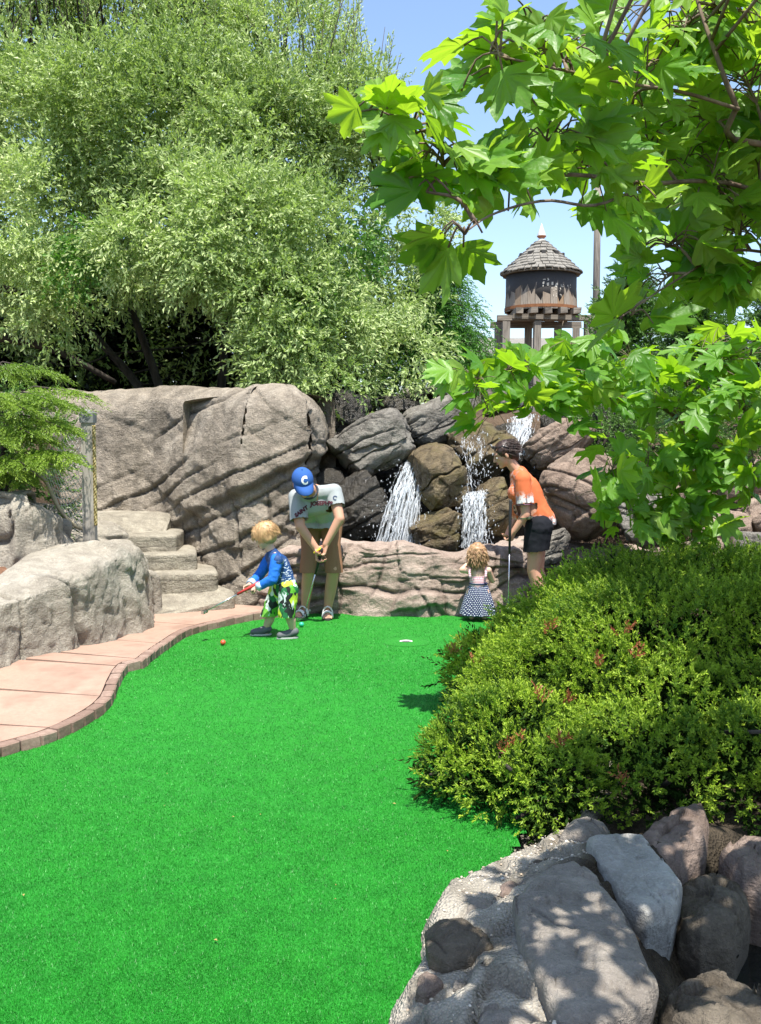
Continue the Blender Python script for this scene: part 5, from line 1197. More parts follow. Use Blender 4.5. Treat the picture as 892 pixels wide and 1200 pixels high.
def head(m, c, fr, s=1.0, child=False):
    f, u, r = fr; R_ = np.stack([r, f, u], 1); E = lambda cf, cu, cr, rad: m.ell(c+(f*cf+u*cu+r*cr)*s, np.array(rad)*s, R_, 14, 10)
    E(-.012, .022, 0, (.076, .096, .090)); E(.028, -.045, 0, (.060 if not child else .064, .062, .074 if not child else .062))
    E(.062, -.100 if not child else -.085, 0, (.026, .026, .022)); E(.070, .012, 0, (.050, .022, .016))
    if child:
        for q in (-1, 1): E(.055, -.055, q*.036, (.030, .030, .030))
    capsule(m, c+(f*.088+u*.004)*s, .0085*s, c+(f*(.112 if not child else .100)-u*.036)*s, (.0125 if not child else .011)*s, 8)
    for q in (-1, 1):
        E(-.004, -.022, q*.079, (.009, .019, .031)); capsule(m, c+(f*.098-u*.040+r*q*.004)*s, .009*s, c+(f*.092-u*.042+r*q*.012)*s, .007*s, 8)
        E(.066, -.028, q*.034, (.020, .018, .016))
    capsule(m, c+(f*.086-u*.066-r*.016)*s, .0085*s, c+(f*.086-u*.066+r*.016)*s, .0085*s, 8)
def face_parts(c, fr, s, root, eyecol, lipcol, browcol, child=False):
    f, u, r = fr; R_ = np.stack([r, f, u], 1)
    for q in (-1, 1):
        m = MB(); m.ell(c+(f*.083-u*.013+r*q*.032)*s, np.array((.013, .008, .0065))*s, R_, 10, 8); e = ob('eye', m.mesh('eye'), M_EYEW, root)
        m = MB(); m.ell(c+(f*.0895-u*.014+r*q*.032)*s, np.array((.0062, .0030, .0058))*s, R_, 8, 6); ob('iris', m.mesh('iris'), eyecol, e)
        m = MB(); P = [c+(f*(.089-.35*abs(t)**2)+u*(.010-3*t*t)+r*q*(.032+t))*s for t in np.linspace(-.019, .019, 6)]; m.tube(P, .0032*s, 5); ob('eyebrow', m.mesh('eyebrow'), browcol, root)
    m = MB()
    for uu, k in ((-.0615, .0050), (-.0705, .0056)): m.tube([c+(f*(.0955-9*t*t)+u*uu+r*t)*s for t in np.linspace(-.021, .021, 7)], np.array((.2, .7, 1, 1, 1, .7, .2))*k*s, 6)
    ob('mouth', m.mesh('mouth'), lipcol, root)
def skinmat(name, c):
    t = NT(name); co = t.coord(); n = t.noise(co, 14, 4)
    return t.done(t.bsdf(t.mix(n, tuple(x*.88 for x in c), c), .55, .35, t.bump(t.noise(co, 160, 2), .1, .004), **{'Subsurface Weight': .08, 'Subsurface Radius': (.02, .008, .004)}))
M_SKIN = skinmat('tanned_skin', (.55, .295, .195)); M_SKIN2 = skinmat('fair_skin', (.66, .42, .31)); M_EYEW = flat('eye_white', (.7, .68, .64), .3)
M_IRIS = flat('iris', (.05, .035, .025), .2); M_LIP = flat('lips', (.45, .16, .13), .5); M_BROWD = flat('brow_dark', (.05, .03, .02), .8); M_BROWL = flat('brow_fair', (.30, .19, .09), .8)
def cloth(name, c, var=.12, scale=90, rough=.85):
    t = NT(name); co = t.coord(); n = t.noise(co, scale, 3, .7); b = t.noise(co, 7, 3)
    col = t.mix(n, tuple(x*(1-var) for x in c), tuple(min(1, x*(1+var)) for x in c)); col = t.mix(t.math('MULTIPLY', b, .25), col, tuple(x*.8 for x in c))
    return t.done(t.bsdf(col, rough, .15, t.bump(n, .15, .004)))
def hairmat(name, c0, c1, rot=(0, 0, 0), sc=(90, 90, 6)):
    t = NT(name); n = t.noise(t.coord('Object', sc, rot), 1.0, 4, .6); return t.done(t.bsdf(t.mix(t.ramp(n, [(.35, 0.0), (.65, 1.0)]), c0, c1), .42, .4, t.bump(n, .5, .01)))
def hair_tufts(root, pts, dirs, lens, mat, rg, r0=.005, curl=0.0, grav=.5, n=7, name='lock'):
    m = MB()
    for p, d, L in zip(pts, dirs, lens):
        P = [p]; dd = d.copy(); ph = rg.uniform(0, 6)
        for i in range(n):
            dd = unit(dd+np.array((0, 0, -grav/n))); q = P[-1]+dd*L/n
            if curl: q = q+np.array((math.cos(ph+i*1.3), math.sin(ph+i*1.3), 0))*curl
            P.append(q)
        m.tube(P, np.r_[np.full(n-2, r0), r0*.8, r0*.5, r0*.15], 5)
    return ob('hair_strands', m.mesh('hair_strands'), mat, root)
def project_text(body, text, size, origin, xdir, updir, shoot, arch=0.0, lift=.004, mat=None, parent=None, name='lettering', bold=.0):
    cu = bpy.data.curves.new('txt', 'FONT'); cu.body = text; cu.size = size; cu.align_x = 'CENTER'; cu.offset = bold; cu.resolution_u = 3
    o = bpy.data.objects.new('txt', cu); COL.objects.link(o); dg = bpy.context.evaluated_depsgraph_get(); dg.update()
    me = bpy.data.meshes.new_from_object(o.evaluated_get(dg)); bpy.data.objects.remove(o)
    bm = bmesh.new(); bm.from_mesh(me); bmesh.ops.triangulate(bm, faces=bm.faces[:])
    for _ in range(2): bmesh.ops.subdivide_edges(bm, edges=[e for e in bm.edges if e.calc_length() > size*.12], cuts=1)
    bmesh.ops.triangulate(bm, faces=bm.faces[:])
    Vb = getV(body); polys = [tuple(p.vertices) for p in body.polygons]; bvh = BVHTree.FromPolygons([Vector(v) for v in Vb], polys)
    x, u, d = unit(xdir), unit(updir), Vector(unit(shoot))
    for v in bm.verts:
        a, b = v.co.x, v.co.y; b = b+arch*(-(a/ .12)**2)*.02
        s_ = Vector(np.asarray(origin)+x*a+u*b)-d*.6; h = bvh.ray_cast(s_, d)
        v.co = (h[0]-d*lift) if h[0] else Vector(np.asarray(origin)+x*a+u*b)
    bm.to_mesh(me); bm.free(); return ob(name, me, mat, parent)
def putter(name, top, bot, gripend, label, gripcol, headdir, length_head=.105, head_mat=None):
    top, bot = np.asarray(top), np.asarray(bot); ax = unit(bot-top); root = empty(name, bot, label, 'putter')
    m = MB(); m.tube([top+ax*gripend*.9, bot-ax*.02], [.0062, .0045], 8); ob('shaft', m.mesh('shaft'), M_STEEL, root)
    m = MB(); m.tube([top-ax*.02, top, top+ax*gripend*.5, top+ax*gripend], [.010, .014, .013, .010], 10); ob('grip', m.mesh('grip'), gripcol, root)
    hd = unit(headdir); R_ = np.stack([hd, unit(np.cross((0, 0, 1), hd)), (0, 0, 1)], 1)
    m = MB(); m.box(bot+hd*length_head*.3, (length_head, .022, .026), R_, .001); m.box(bot+hd*length_head*.3+R_[:, 1]*.014, (length_head*.6, .016, .014), R_); ob('head', m.mesh('head', False), head_mat or M_STEEL, root)
    return root
t = NT('polished_steel'); M_STEEL = t.done(t.bsdf((.62, .62, .63), .25, .5, None, Metallic=1.0))
M_BLACKR = flat('black_rubber', (.02, .02, .021), .6); M_REDGRIP = flat('red_grip', (.40, .03, .025), .6)
def ball(px, py, col, label):
    p = G(px, py); z = float(gz(p[0], p[1])); m = MB(); m.ell((p[0], p[1], z+.0235), (.0215,)*3, None, 20, 14)
    return ob('golf_ball', m.mesh('golf_ball'), flat('ball_'+label.split()[0], col, .3, .5, .05), None, label, 'golf ball')
ball(261.5, 757, (.62, .09, .04), 'orange-red golf ball on the turf in front of the boy')
ball(353.5, 735, (.03, .42, .27), 'teal green golf ball beside the man\'s putter head')

# ---- the man bending over his putter
A = lambda px, py, Y: W(px, py, Y)
man = empty('person', (A(371, 720, 9.1)[0], 9.1, 0), 'man in blue cap, grey lettered shirt and brown shorts bending over a putter', 'person')
mk = dict(a1=A(358, 709, 9.10), t1=A(349, 722, 8.99), a2=A(384, 714, 9.10), t2=A(384, 727, 8.93), k1=A(362, 667, 9.02), k2=A(391, 667, 9.02), h1=A(365, 613, 9.17), h2=A(388, 612, 9.17), pel=A(376, 604, 9.19),
          wst=A(373, 600, 9.06), ch=A(368, 584, 8.86), s1=A(347, 584, 8.79), s2=A(391, 577, 8.81), nk=A(363, 574, 8.71), hd=A(355, 564.5, 8.60), e1=A(352, 617, 8.70), w1=A(372, 645, 8.70), e2=A(398, 608, 8.70), w2=A(382, 638, 8.69))
g_ = lambda k: mk[k]
b = MB()
for i in '12':
    chain(b, [g_('h'+i), g_('k'+i), g_('k'+i)*.55+g_('a'+i)*.45+np.array((0, .02, 0)), g_('a'+i)], [.085, .058, .056, .038])
    ft = g_('t'+i)-g_('a'+i); heel = g_('a'+i).copy(); heel[2] = .035; toe = g_('t'+i).copy(); toe[2] = .028; heel[1] += .03
    chain(b, [g_('a'+i), heel, toe], [.038, .033, .030]); side = unit(np.cross(unit(toe-heel), (0, 0, 1)))
    for j in range(5): capsule(b, toe+side*(j-2)*.017, .012, toe+unit(toe-heel)*(.03-.004*abs(j-(1 if i == '1' else 3)))+side*(j-2)*.017-np.array((0, 0, .010)), .0095, 8)
    chain(b, [g_('s'+i), g_('e'+i), g_('w'+i)], [.058, .044, .030])
    capsule(b, g_('h'+i), .1, g_('pel'), .11)
capsule(b, g_('s1'), .07, g_('s2'), .07); chain(b, [g_('pel'), g_('wst'), g_('ch'), g_('nk')], [.13, .125, .13, .058]); capsule(b, g_('nk'), .056, g_('hd')+np.array((0, .02, -.03)), .056)
fm = frame((.26, -.80, -.56), (0, -.5, .85)); head(b, g_('hd'), fm, 1.0)
hand(b, g_('w1'), (.12, -.02, -1), (.7, -.4, 0), 1, 1.0, .75); hand(b, g_('w2'), (-.35, -.1, -.9), (-.5, -.5, 0), -1, 1.0, .75)
ob('body', remesh(b, .0062, 4), M_SKIN, man); face_parts(g_('hd'), fm, 1.0, man, M_IRIS, M_LIP, M_BROWD)
sh = MB(); up1 = g_('s1')*.02+g_('e1')*.98; up2 = g_('s2')*.22+g_('e2')*.78; q1 = g_('s1')*.22+g_('e1')*.78; q2 = g_('s2')*.45+g_('e2')*.55
capsule(sh, g_('s1')+np.array((0, 0, .005)), .071, g_('s2')+np.array((0, 0, .005)), .071); chain(sh, [g_('s1'), up1], [.070, .076]); chain(sh, [g_('s2'), up2], [.070, .074])
capsule(sh, g_('s1')*.72+g_('s2')*.28+np.array((0, .05, -.07)), .112, g_('s2')*.72+g_('s1')*.28+np.array((0, .05, -.07)), .112)
for o_ in (-.055, .055): chain(sh, [g_('ch')+np.array((o_, .03, -.05)), g_('wst')+np.array((o_*1.3, -.02, -.04)), A(373, 613, 9.03)+np.array((o_*1.5, 0, 0)), A(374, 626, 9.02)+np.array((o_*1.1, -.03, -.02))], [.112, .115, .112, .10])
capsule(sh, g_('nk')+np.array((0, .05, -.03)), .075, g_('ch'), .12)
me = folds(remesh(sh, .007, 6, 'shirt', .6), .014, 6, 5, (1, 1, .5)); cut(me, [(q1, g_('e1')-g_('s1'), .115), (q2, g_('e2')-g_('s2'), .10), (A(374, 622, 9.02), (0, -.25, -1), .35)])
M_SHIRT = cloth('heather_grey', (.315, .34, .34)); shirt = ob('shirt', me, M_SHIRT, man, label='heather grey short sleeved shirt with maroon arched lettering')
M_MAROON = flat('maroon_print', (.085, .018, .03), .8)
project_text(me, 'SAINT', .046, A(351, 602, 8.4), (.80, 0, .60), (-.45, 0, .9), (0, 1, -.05), 0, .006, M_MAROON, shirt, bold=.003)
project_text(me, "JOSEPH'S", .050, A(374.5, 592.5, 8.4), (1, 0, .02), (0, 0, 1), (0, 1, -.05), .5, .006, M_MAROON, shirt, bold=.003)
project_text(me, 'C', .05, A(394, 588, 8.4), (.9, 0, -.3), (.3, 0, .9), (-.1, 1, 0), 0, .005, flat('badge_navy', (.03, .05, .10), .8), shirt, name='sleeve_badge', bold=.002)
m = MB(); f, u, r = fm; th = np.linspace(0, 2*math.pi, 25); nb = g_('nk')+np.array((0.0, -.012, -.012)); ax = unit(g_('hd')-g_('ch')); uu = unit(np.cross(ax, (1, 0, 0))); vv = np.cross(ax, uu)
m.tube([nb+.074*(math.cos(a)*uu+math.sin(a)*vv) for a in th], .009, 6, cap=False); ob('collar', m.mesh('collar'), flat('collar_navy', (.03, .035, .05), .8), shirt)
so = MB(); capsule(so, g_('h1')+np.array((.0, 0, .03)), .125, g_('h2')+np.array((0, 0, .03)), .125); capsule(so, g_('pel'), .135, g_('wst')+np.array((0, .05, -.03)), .13)
for i, kx in (('1', (361, 668)), ('2', (392, 668))): chain(so, [g_('h'+i), g_('k'+i)*.5+g_('h'+i)*.5+np.array((0, -.01, 0)), A(kx[0], kx[1]+9, 9.03)], [.110, .078, .078])
me = folds(remesh(so, .007, 4, 'shorts', .5), .010, 8, 8, (1, 1, .5)); cut(me, [(A(361, 671, 9.03), (0, 0, -1), .15), (A(392, 671, 9.03), (0, 0, -1), .15)]); ob('shorts', me, cloth('rust_brown', (.27, .14, .08)), man, label='rust brown knee length shorts')
# cap
c = g_('hd'); R_ = np.stack([r, f, u], 1); m = MB(); V = []; na, nr = 28, 9
for i in range(nr):
    p = math.pi/2*i/(nr-1)
    for j in range(na):
        a = 2*math.pi*j/na; V.append(c+R_ @ (np.array((.093*math.cos(p)*math.cos(a), .112*math.cos(p)*math.sin(a)-.012, .020+.098*math.sin(p)))))
V = np.array(V); m.add(V, [(i*na+j, i*na+(j+1) % na, (i+1)*na+(j+1) % na, (i+1)*na+j) for i in range(nr-1) for j in range(na)])
m2 = MB(); m2.add(*[V]) if False else None
M_CAP = cloth('royal_blue', (.035, .105, .33)); cap = ob('cap', m.mesh('cap'), M_CAP, man, label='royal blue baseball cap with white letter')
m = MB(); V = []; nj = 13
for k, (rr, dz) in enumerate(((.0, 0), (.5, -.003), (1, -.010))):
    for j in range(nj):
        a = math.radians(20+140*j/(nj-1)); w_ = np.array((.092*math.cos(a), .108*math.sin(a)-.012, .022)); ext = math.sin(math.radians(180*j/(nj-1)))**.6*.088*rr
        V.append(c+R_ @ (w_+np.array((0, ext*1.0, dz-.018*abs(math.cos(a))**2*rr*2-.022*rr*ext/.088))))
V = np.array(V); Q = [(i*nj+j, i*nj+j+1, (i+1)*nj+j+1, (i+1)*nj+j) for i in range(2) for j in range(nj-1)]; V2 = np.vstack([V, V-u*.005]); n0 = len(V)
m.add(V2, Q+[tuple(x+n0 for x in q[::-1]) for q in Q]+[(2*nj+j, 2*nj+j+1, n0+2*nj+j+1, n0+2*nj+j) for j in range(nj-1)]); ob('brim', m.mesh('brim'), M_CAP, cap)
m = MB(); m.ell(c+u*.119-f*.012, (.008, .008, .005)); ob('button', m.mesh('button'), M_CAP, cap)
cm = cap.data; project_text(cm, 'C', .075, c+f*.3+u*.045, -r, u, -f, 0, .003, flat('letter_white', (.8, .8, .8), .7), cap, bold=.004, name='cap_letter')
hm = MB(); hm.ell(c-f*.016+u*.004, (.081, .098, .078), R_, 16, 12); hme = remesh(hm, .008, 2, 'hair'); V = getV(hme); k = (V-c) @ f; zq = (V-c) @ u
hair = ob('hair', folds(hme, .004, 40, 3), hairmat('short_brown_hair', (.035, .022, .014), (.09, .06, .04)), man)
# keep hair off the face: sink the front half
V = getV(hair.data); kk2 = (V-c) @ f; V = V-f[None]*np.where(kk2 > .035, (kk2-.035), 0)[:, None]; hair.data.vertices.foreach_set('co', V.astype(np.float32).ravel())
M_SAND = flat('white_sandal', (.72, .72, .70), .6); M_SOLE = flat('dark_sole', (.06, .055, .05), .8)
for i in '12':
    a, t_ = g_('a'+i), g_('t'+i); heel = np.array((a[0], a[1]+.03, .0)); toe = np.array((t_[0], t_[1]-.02, 0.0)); ax = unit(toe-heel); sd = np.array((-ax[1], ax[0], 0)); z0 = float(gz(toe[0], toe[1]))
    m = MB(); L = np.linalg.norm(toe-heel)+.07; ring = []
    for j in range(24):
        q = 2*math.pi*j/24; w_ = .045*(1+.12*math.cos(q)); ring.append((heel+toe)/2+ax*math.cos(q)*L/2+sd*math.sin(q)*w_)
    ring = np.array(ring); V = np.vstack([ring+np.array((0, 0, z0+.002)), ring+np.array((0, 0, z0+.022)), [(heel+toe)/2+np.array((0, 0, z0+.022))]]); j = np.arange(24)
    m.add(V, np.stack([j, (j+1) % 24, 24+(j+1) % 24, 24+j], 1), np.stack([24+j, 24+(j+1) % 24, np.full(24, 48)], 1)); s_ = ob('sandal', m.mesh('sandal', False), M_SOLE, man, label='white strapped sandal')
    m = MB()
    for fpos, ht, rr in ((.72, .055, .017), (.30, .085, .014)):
        c_ = heel+(toe-heel)*fpos
        for dx in np.linspace(-.012, .012, 3): m.tube([c_+ax*dx+sd*.046*math.cos(q)+np.array((0, 0, z0+.015+ht*math.sin(q))) for q in np.linspace(0, math.pi, 11)], rr*.55, 5)
    capsule(m, heel+np.array((0, 0, z0+.05))-ax*.02+sd*.03, .012, heel+np.array((0, 0, z0+.05))-ax*.02-sd*.03, .012, 8); ob('strap', m.mesh('strap'), M_SAND, s_)
m = MB(); ax = unit(g_('w1')-g_('e1')); uu = unit(np.cross(ax, (0, 1, 0))); vv = np.cross(ax, uu); q = g_('w1')-ax*.0
m.tube([q+.034*(math.cos(a)*uu+math.sin(a)*vv) for a in np.linspace(0, 2*math.pi, 17)], .009, 6, cap=False); ob('wristband', m.mesh('wristband'), flat('yellow_band', (.85, .62, .03), .5), man, label='yellow wristband')
pb_ = G(355.5, 727); putter('putter', A(377, 645, 8.66), np.array((pb_[0], pb_[1], .022)), .24, 'steel putter gripped by the man in the blue cap', M_BLACKR, (-.55, -.8, 0))

# ---- the boy
boy = empty('person', (A(323, 748, 8.13)[0], 8.13, 0), 'blond small boy in blue rash guard and green patterned shorts swinging a putter', 'person')
mk = dict(h1=A(327, 691, 8.20), k1=A(318, 716, 8.20), a1=A(311.5, 737, 8.21), t1=A(298, 744, 8.19), h2=A(338, 691, 8.07), k2=A(337, 716, 8.05), a2=A(343, 737, 8.08), t2=A(329, 745, 8.05),
          pel=A(334, 686, 8.13), ch=A(326, 661, 8.13), nk=A(318, 645, 8.13), hd=A(310.5, 628, 8.13), s2=A(325, 657, 8.03), e2=A(320, 679, 7.99), w2=A(302, 688, 8.02), s1=A(318, 654, 8.23), e1=A(304, 674, 8.22), w1=A(293, 685, 8.10))
b = MB()
for i in '12':
    chain(b, [g_('h'+i), g_('k'+i), g_('k'+i)*.5+g_('a'+i)*.5+np.array((.008, 0, 0)), g_('a'+i)], [.058, .040, .040, .027]); chain(b, [g_('s'+i), g_('e'+i), g_('w'+i)], [.040, .031, .022])
    toe = g_('t'+i).copy(); toe[2] = .03; heel = g_('a'+i).copy(); heel[2] = .03; chain(b, [g_('a'+i), heel, toe], [.027, .026, .024])
chain(b, [g_('pel'), g_('ch'), g_('nk')], [.085, .085, .04]); capsule(b, g_('s1'), .05, g_('s2'), .05); capsule(b, g_('nk'), .037, g_('hd')-np.array((-.01, 0, .03)), .037)
fb = frame((-.90, -.14, -.40), (-.35, 0, .94)); head(b, g_('hd'), fb, .86, True)
hand(b, g_('w1'), (-.85, -.1, -.5), (0, -.5, -.7), 1, .62, .8); hand(b, g_('w2'), (-.9, .2, -.3), (0, .5, -.7), -1, .62, .8)
ob('body', remesh(b, .0048, 4), M_SKIN2, boy); face_parts(g_('hd'), fb, .86, boy, M_IRIS, M_LIP, M_BROWL)
sh = MB(); chain(sh, [A(335, 685, 8.13), A(330, 673, 8.13), g_('ch'), g_('nk')+np.array((.012, 0, -.025))], [.088, .092, .090, .050]); capsule(sh, g_('s1'), .055, g_('s2'), .055)
me = folds(remesh(sh, .005, 4, 'rash_guard', .5), .005, 14, 15)
t = NT('navy_rash_guard'); co = t.coord(); st = t.noise(t.coord('Object', (30, 30, 90), (0, .5, 0)), 1.0, 2); V = getV(me); 
pr = sstep(-.02, .06, V[:, 0]-g_('ch')[0])*sstep(.05, -.03, V[:, 1]-8.09)*sstep(g_('nk')[2]-.04, g_('nk')[2]-.10, V[:, 2]); setattr_(me, 'print', pr)
M_NAVY = t.done(t.bsdf(t.mix(t.math('MULTIPLY', t.ramp(st, [(.54, 0.0), (.60, 1.0)]), t.attr('print')), (.012, .05, .16), (.55, .62, .70)), .6, .3))
rash = ob('rash_guard', me, M_NAVY, boy, label='navy rash guard with pale print on the back')
M_BLUE = cloth('bright_blue', (.022, .15, .58)); M_CUFF = flat('cuff_pale', (.42, .55, .66), .7, var=.5, scale=120)
for i in '12':
    m = MB(); cuf = g_('e'+i)*.22+g_('w'+i)*.78; chain(m, [g_('s'+i)+np.array((-.004, 0, .004)), g_('e'+i), cuf], [.053, .042, .035])
    sl_ = ob('sleeve', folds(remesh(m, .005, 4, 'sleeve'), .005, 18, 30+int(i)), M_BLUE, rash, label='bright blue long sleeve')
    m = MB(); ax = unit(g_('w'+i)-g_('e'+i)); m.lathe(cuf-ax*.01, [(.028, 0), (.0372, 0), (.0352, .042), (.026, .042)], 16, ax); ob('cuff', m.mesh('cuff'), M_CUFF, rash)
so = MB(); capsule(so, g_('pel')+np.array((0, 0, .01)), .092, g_('pel')-np.array((0, 0, .03)), .098)
for i, kx, r1 in (('1', (314, 719), .066), ('2', (336, 720), .068)): chain(so, [g_('h'+i), A(kx[0], kx[1]+6, g_('k'+i)[1])], [.080, r1])
me = folds(remesh(so, .005, 3, 'board_shorts', .5), .006, 12, 18); cut(me, [(A(314, 722, 8.2), (0, 0, -1), .10), (A(336, 723, 8.05), (0, 0, -1), .10)])
t = NT('patterned_shorts'); vo = t.n('ShaderNodeTexVoronoi', {'Vector': t.coord('Object', (16, 16, 14), (.3, .5, .2)), 'Scale': 1.0, 'Randomness': .85}, distance='CHEBYCHEV')
rr = t.n('ShaderNodeSeparateColor', {'Color': vo.outputs['Color']}).outputs[0]
col = t.ramp(rr, [(0, (.015, .02, .018)), (.24, (.10, .36, .03)), (.42, (.48, .62, .05)), (.60, (.02, .15, .05)), (.74, (.62, .70, .66)), (.86, (.18, .45, .06))], 'CONSTANT')
w2 = t.noise(t.coord('Object', (25, 25, 9), (.2, .9, 0)), 1.0, 3); col = t.mix(t.ramp(w2, [(.60, 0.0), (.63, 1.0)]), col, (.58, .66, .64)); col = t.mix(t.ramp(w2, [(.36, 1.0), (.39, 0.0)]), col, (.02, .035, .03))
ob('board_shorts', me, t.done(t.bsdf(col, .7, .25)), boy, label='green, yellow and black patterned board shorts')
# bowl of blond hair
c = g_('hd'); f, u, r = fb; R_ = np.stack([r, f, u], 1); hm = MB(); hm.ell(c+(u*.028-f*.012), np.array((.090, .102, .088)), R_, 18, 14); hm.ell(c-f*.035-u*.012, np.array((.082, .062, .070)), R_, 16, 12)
hm.ell(c+f*.045+u*.048, np.array((.062, .046, .042)), R_, 14, 10); 
for q in (-1, 1): hm.ell(c+r*q*.068-f*.012-u*.015, np.array((.020, .050, .052)), R_, 12, 8)
hme = folds(remesh(hm, .006, 3, 'hair'), .006, 28, 40, (1, 1, .4)); M_BLOND = hairmat('blond_hair', (.34, .20, .09), (.52, .335, .165), (0, 0, .4), (60, 60, 9)); hb = ob('hair', hme, M_BLOND, boy)
rg = np.random.default_rng(71); d = sphere_pts(2200, rg); d = d[(d[:, 2] > -.35)]; pts = c+u*.02-f*.010+(R_ @ (d*np.array((.090, .104, .088))).T).T
keep = ((pts-c) @ f < .062) | ((pts-c) @ u > .03); pts, d = pts[keep], d[keep]; dw = (R_ @ d.T).T
hair_tufts(hb, pts, unit(dw*.05-u*.9*(1-np.abs(d[:, 2:]))-f*.1+f*(.45*((pts-c) @ f)[:, None]/.1)+rg.normal(0, .12, dw.shape)), rg.uniform(.025, .05, len(pts)), M_BLOND, rg, .0019, 0, .7)
M_SHOE = flat('grey_shoe', (.10, .105, .115), .7, var=.4, scale=50); M_SOLEW = flat('pale_sole', (.5, .5, .48), .7)
for i in '12':
    a, t_ = g_('a'+i), g_('t'+i); heel = np.array((a[0]+.016, a[1], .036)); toe = np.array((t_[0]-.004, t_[1], .030)); m = MB(); chain(m, [heel+np.array((0, 0, .02)), (heel+toe)/2+np.array((0, 0, .004)), toe], [.036, .036, .030])
    V = None; sme = remesh(m, .005, 4, 'shoe'); V = getV(sme); V[:, 2] = np.maximum(V[:, 2], .012); sme.vertices.foreach_set('co', V.astype(np.float32).ravel()); s_ = ob('shoe', sme, M_SHOE, boy, label='dark grey shoe')
    m = MB(); ax = unit(toe-heel); sd = np.array((-ax[1], ax[0], 0)); L = np.linalg.norm(toe-heel)+.062; cc = (heel+toe)/2+ax*.0; ring = np.array([cc+ax*math.cos(q)*L/2+sd*math.sin(q)*.033 for q in np.linspace(0, 2*math.pi, 21)[:-1]]); j = np.arange(20)
    lo, hi = ring.copy(), ring.copy(); lo[:, 2] = .004; hi[:, 2] = .018; m.add(np.vstack([lo, hi]), np.stack([j, (j+1) % 20, 20+(j+1) % 20, 20+j], 1)); ob('sole', m.mesh('sole'), M_SOLEW, s_)
putter('putter', A(303, 683, 8.05), A(241, 716.5, 7.95), .19, 'short putter with red grip swung low by the boy', M_REDGRIP, (-.2, -.9, 0), .085)

# ---- the toddler girl, seen from behind
girl = empty('person', (A(560, 725, 8.92)[0], 8.92, 0), 'toddler girl with curly hair in striped top and dotted navy skirt', 'person')
Yg = 8.92; mk = dict(hd=A(559, 649, Yg+.01), nk=A(560, 664, Yg), ch=A(560, 674, Yg), wst=A(560, 684, Yg), pel=A(561, 692, Yg), s1=A(549, 668.5, Yg), s2=A(572, 668.5, Yg), e1=A(541.5, 668, Yg+.05), w1=A(548, 661, Yg+.14), e2=A(577, 680, Yg+.06), w2=A(570, 672, Yg+.15))
b = MB(); chain(b, [g_('pel'), g_('wst'), g_('ch'), g_('nk')], [.068, .066, .066, .034]); capsule(b, g_('s1'), .034, g_('s2'), .034); capsule(b, g_('nk'), .034, g_('hd'), .04)
for i, hx in (('1', 553), ('2', 568)):
    chain(b, [g_('s'+i), g_('e'+i), g_('w'+i)], [.032, .027, .019]); hp = A(hx, 694, Yg); ak = np.array((hp[0], Yg, .05)); chain(b, [hp, (hp+ak)/2, ak], [.05, .036, .025]); capsule(b, ak-np.array((0, 0, .022)), .024, ak+np.array((0, .06, -.025)), .022)
fg = frame((-.22, .97, -.12), (0, .1, 1)); head(b, g_('hd'), fg, .78, True); hand(b, g_('w1'), (.4, .4, .8), (.6, .5, 0), 1, .5, .6); hand(b, g_('w2'), (-.3, .5, .7), (-.6, .5, 0), -1, .5, .6)
ob('body', remesh(b, .0046, 4), M_SKIN2, girl); face_parts(g_('hd'), fg, .78, girl, M_IRIS, M_LIP, M_BROWL, True)
bo = MB(); chain(bo, [A(560, 686, Yg), A(560, 679, Yg), A(560, 674, Yg+.01)], [.074, .074, .070]); me = remesh(bo, .005, 3, 'bodice')
t = NT('pink_stripes'); sx = t.n('ShaderNodeSeparateXYZ', {'Vector': t.coord()}).outputs[2]; wv = t.math('SINE', t.math('MULTIPLY', sx, 420.0)); M_STR = t.done(t.bsdf(t.mix(t.ramp(wv, [(.42, 0.0), (.58, 1.0)]), (.72, .58, .60), (.60, .13, .22)), .8, .2))
bod = ob('bodice', me, M_STR, girl, label='pink and white striped sleeveless bodice')
for i, sg in (('1', -1), ('2', 1)):
    m = MB(); s_ = g_('s'+i); m.tube(spline([A(560+sg*9, 677, Yg-.072), A(560+sg*9.5, 670, Yg-.055), A(560+sg*8.5, 664.5, Yg-.0), A(560+sg*8, 672, Yg+.06)], 12), .012, 6); ob('shoulder_strap', m.mesh('shoulder_strap'), M_STR, bod)
# flared skirt with gathers and printed dots
nu, nv = 120, 26; U, V_ = np.meshgrid(np.arange(nu)/nu, np.linspace(0, 1, nv), indexing='ij'); zt_, zb_ = g_('wst')[2]-.005, .055
rad = .074+.078*V_**.75+(.004+.014*V_)*np.sin(U*2*math.pi*13+2*np.sin(U*2*math.pi*3)); ang = U*2*math.pi
P = np.stack([A(560.5, 690, Yg)[0]+rad*np.cos(ang)*1.0, Yg+rad*.85*np.sin(ang), zt_+(zb_-zt_)*V_], -1).reshape(-1, 3)
uv = np.stack([U.ravel()*46, V_.ravel()*17], 1); qd = grid_quads(nu, nv, True)
t = NT('dotted_navy'); uvn = t.n('ShaderNodeUVMap').outputs[0]; sp2 = t.n('ShaderNodeSeparateXYZ', {'Vector': uvn}); row = t.math('FLOOR', sp2.outputs[1]); fx_ = t.math('FRACT', t.math('ADD', sp2.outputs[0], t.math('MULTIPLY', row, .5))); fy_ = t.math('FRACT', sp2.outputs[1])
dx = t.math('SUBTRACT', fx_, .5); dy = t.math('SUBTRACT', fy_, .5); dd_ = t.math('SQRT', t.math('ADD', t.math('MULTIPLY', dx, dx), t.math('MULTIPLY', dy, dy)))
M_DOT = t.done(t.bsdf(t.mix(t.ramp(dd_, [(.22, 1.0), (.28, 0.0)]), (.018, .028, .085), (.66, .68, .74)), .8, .2))
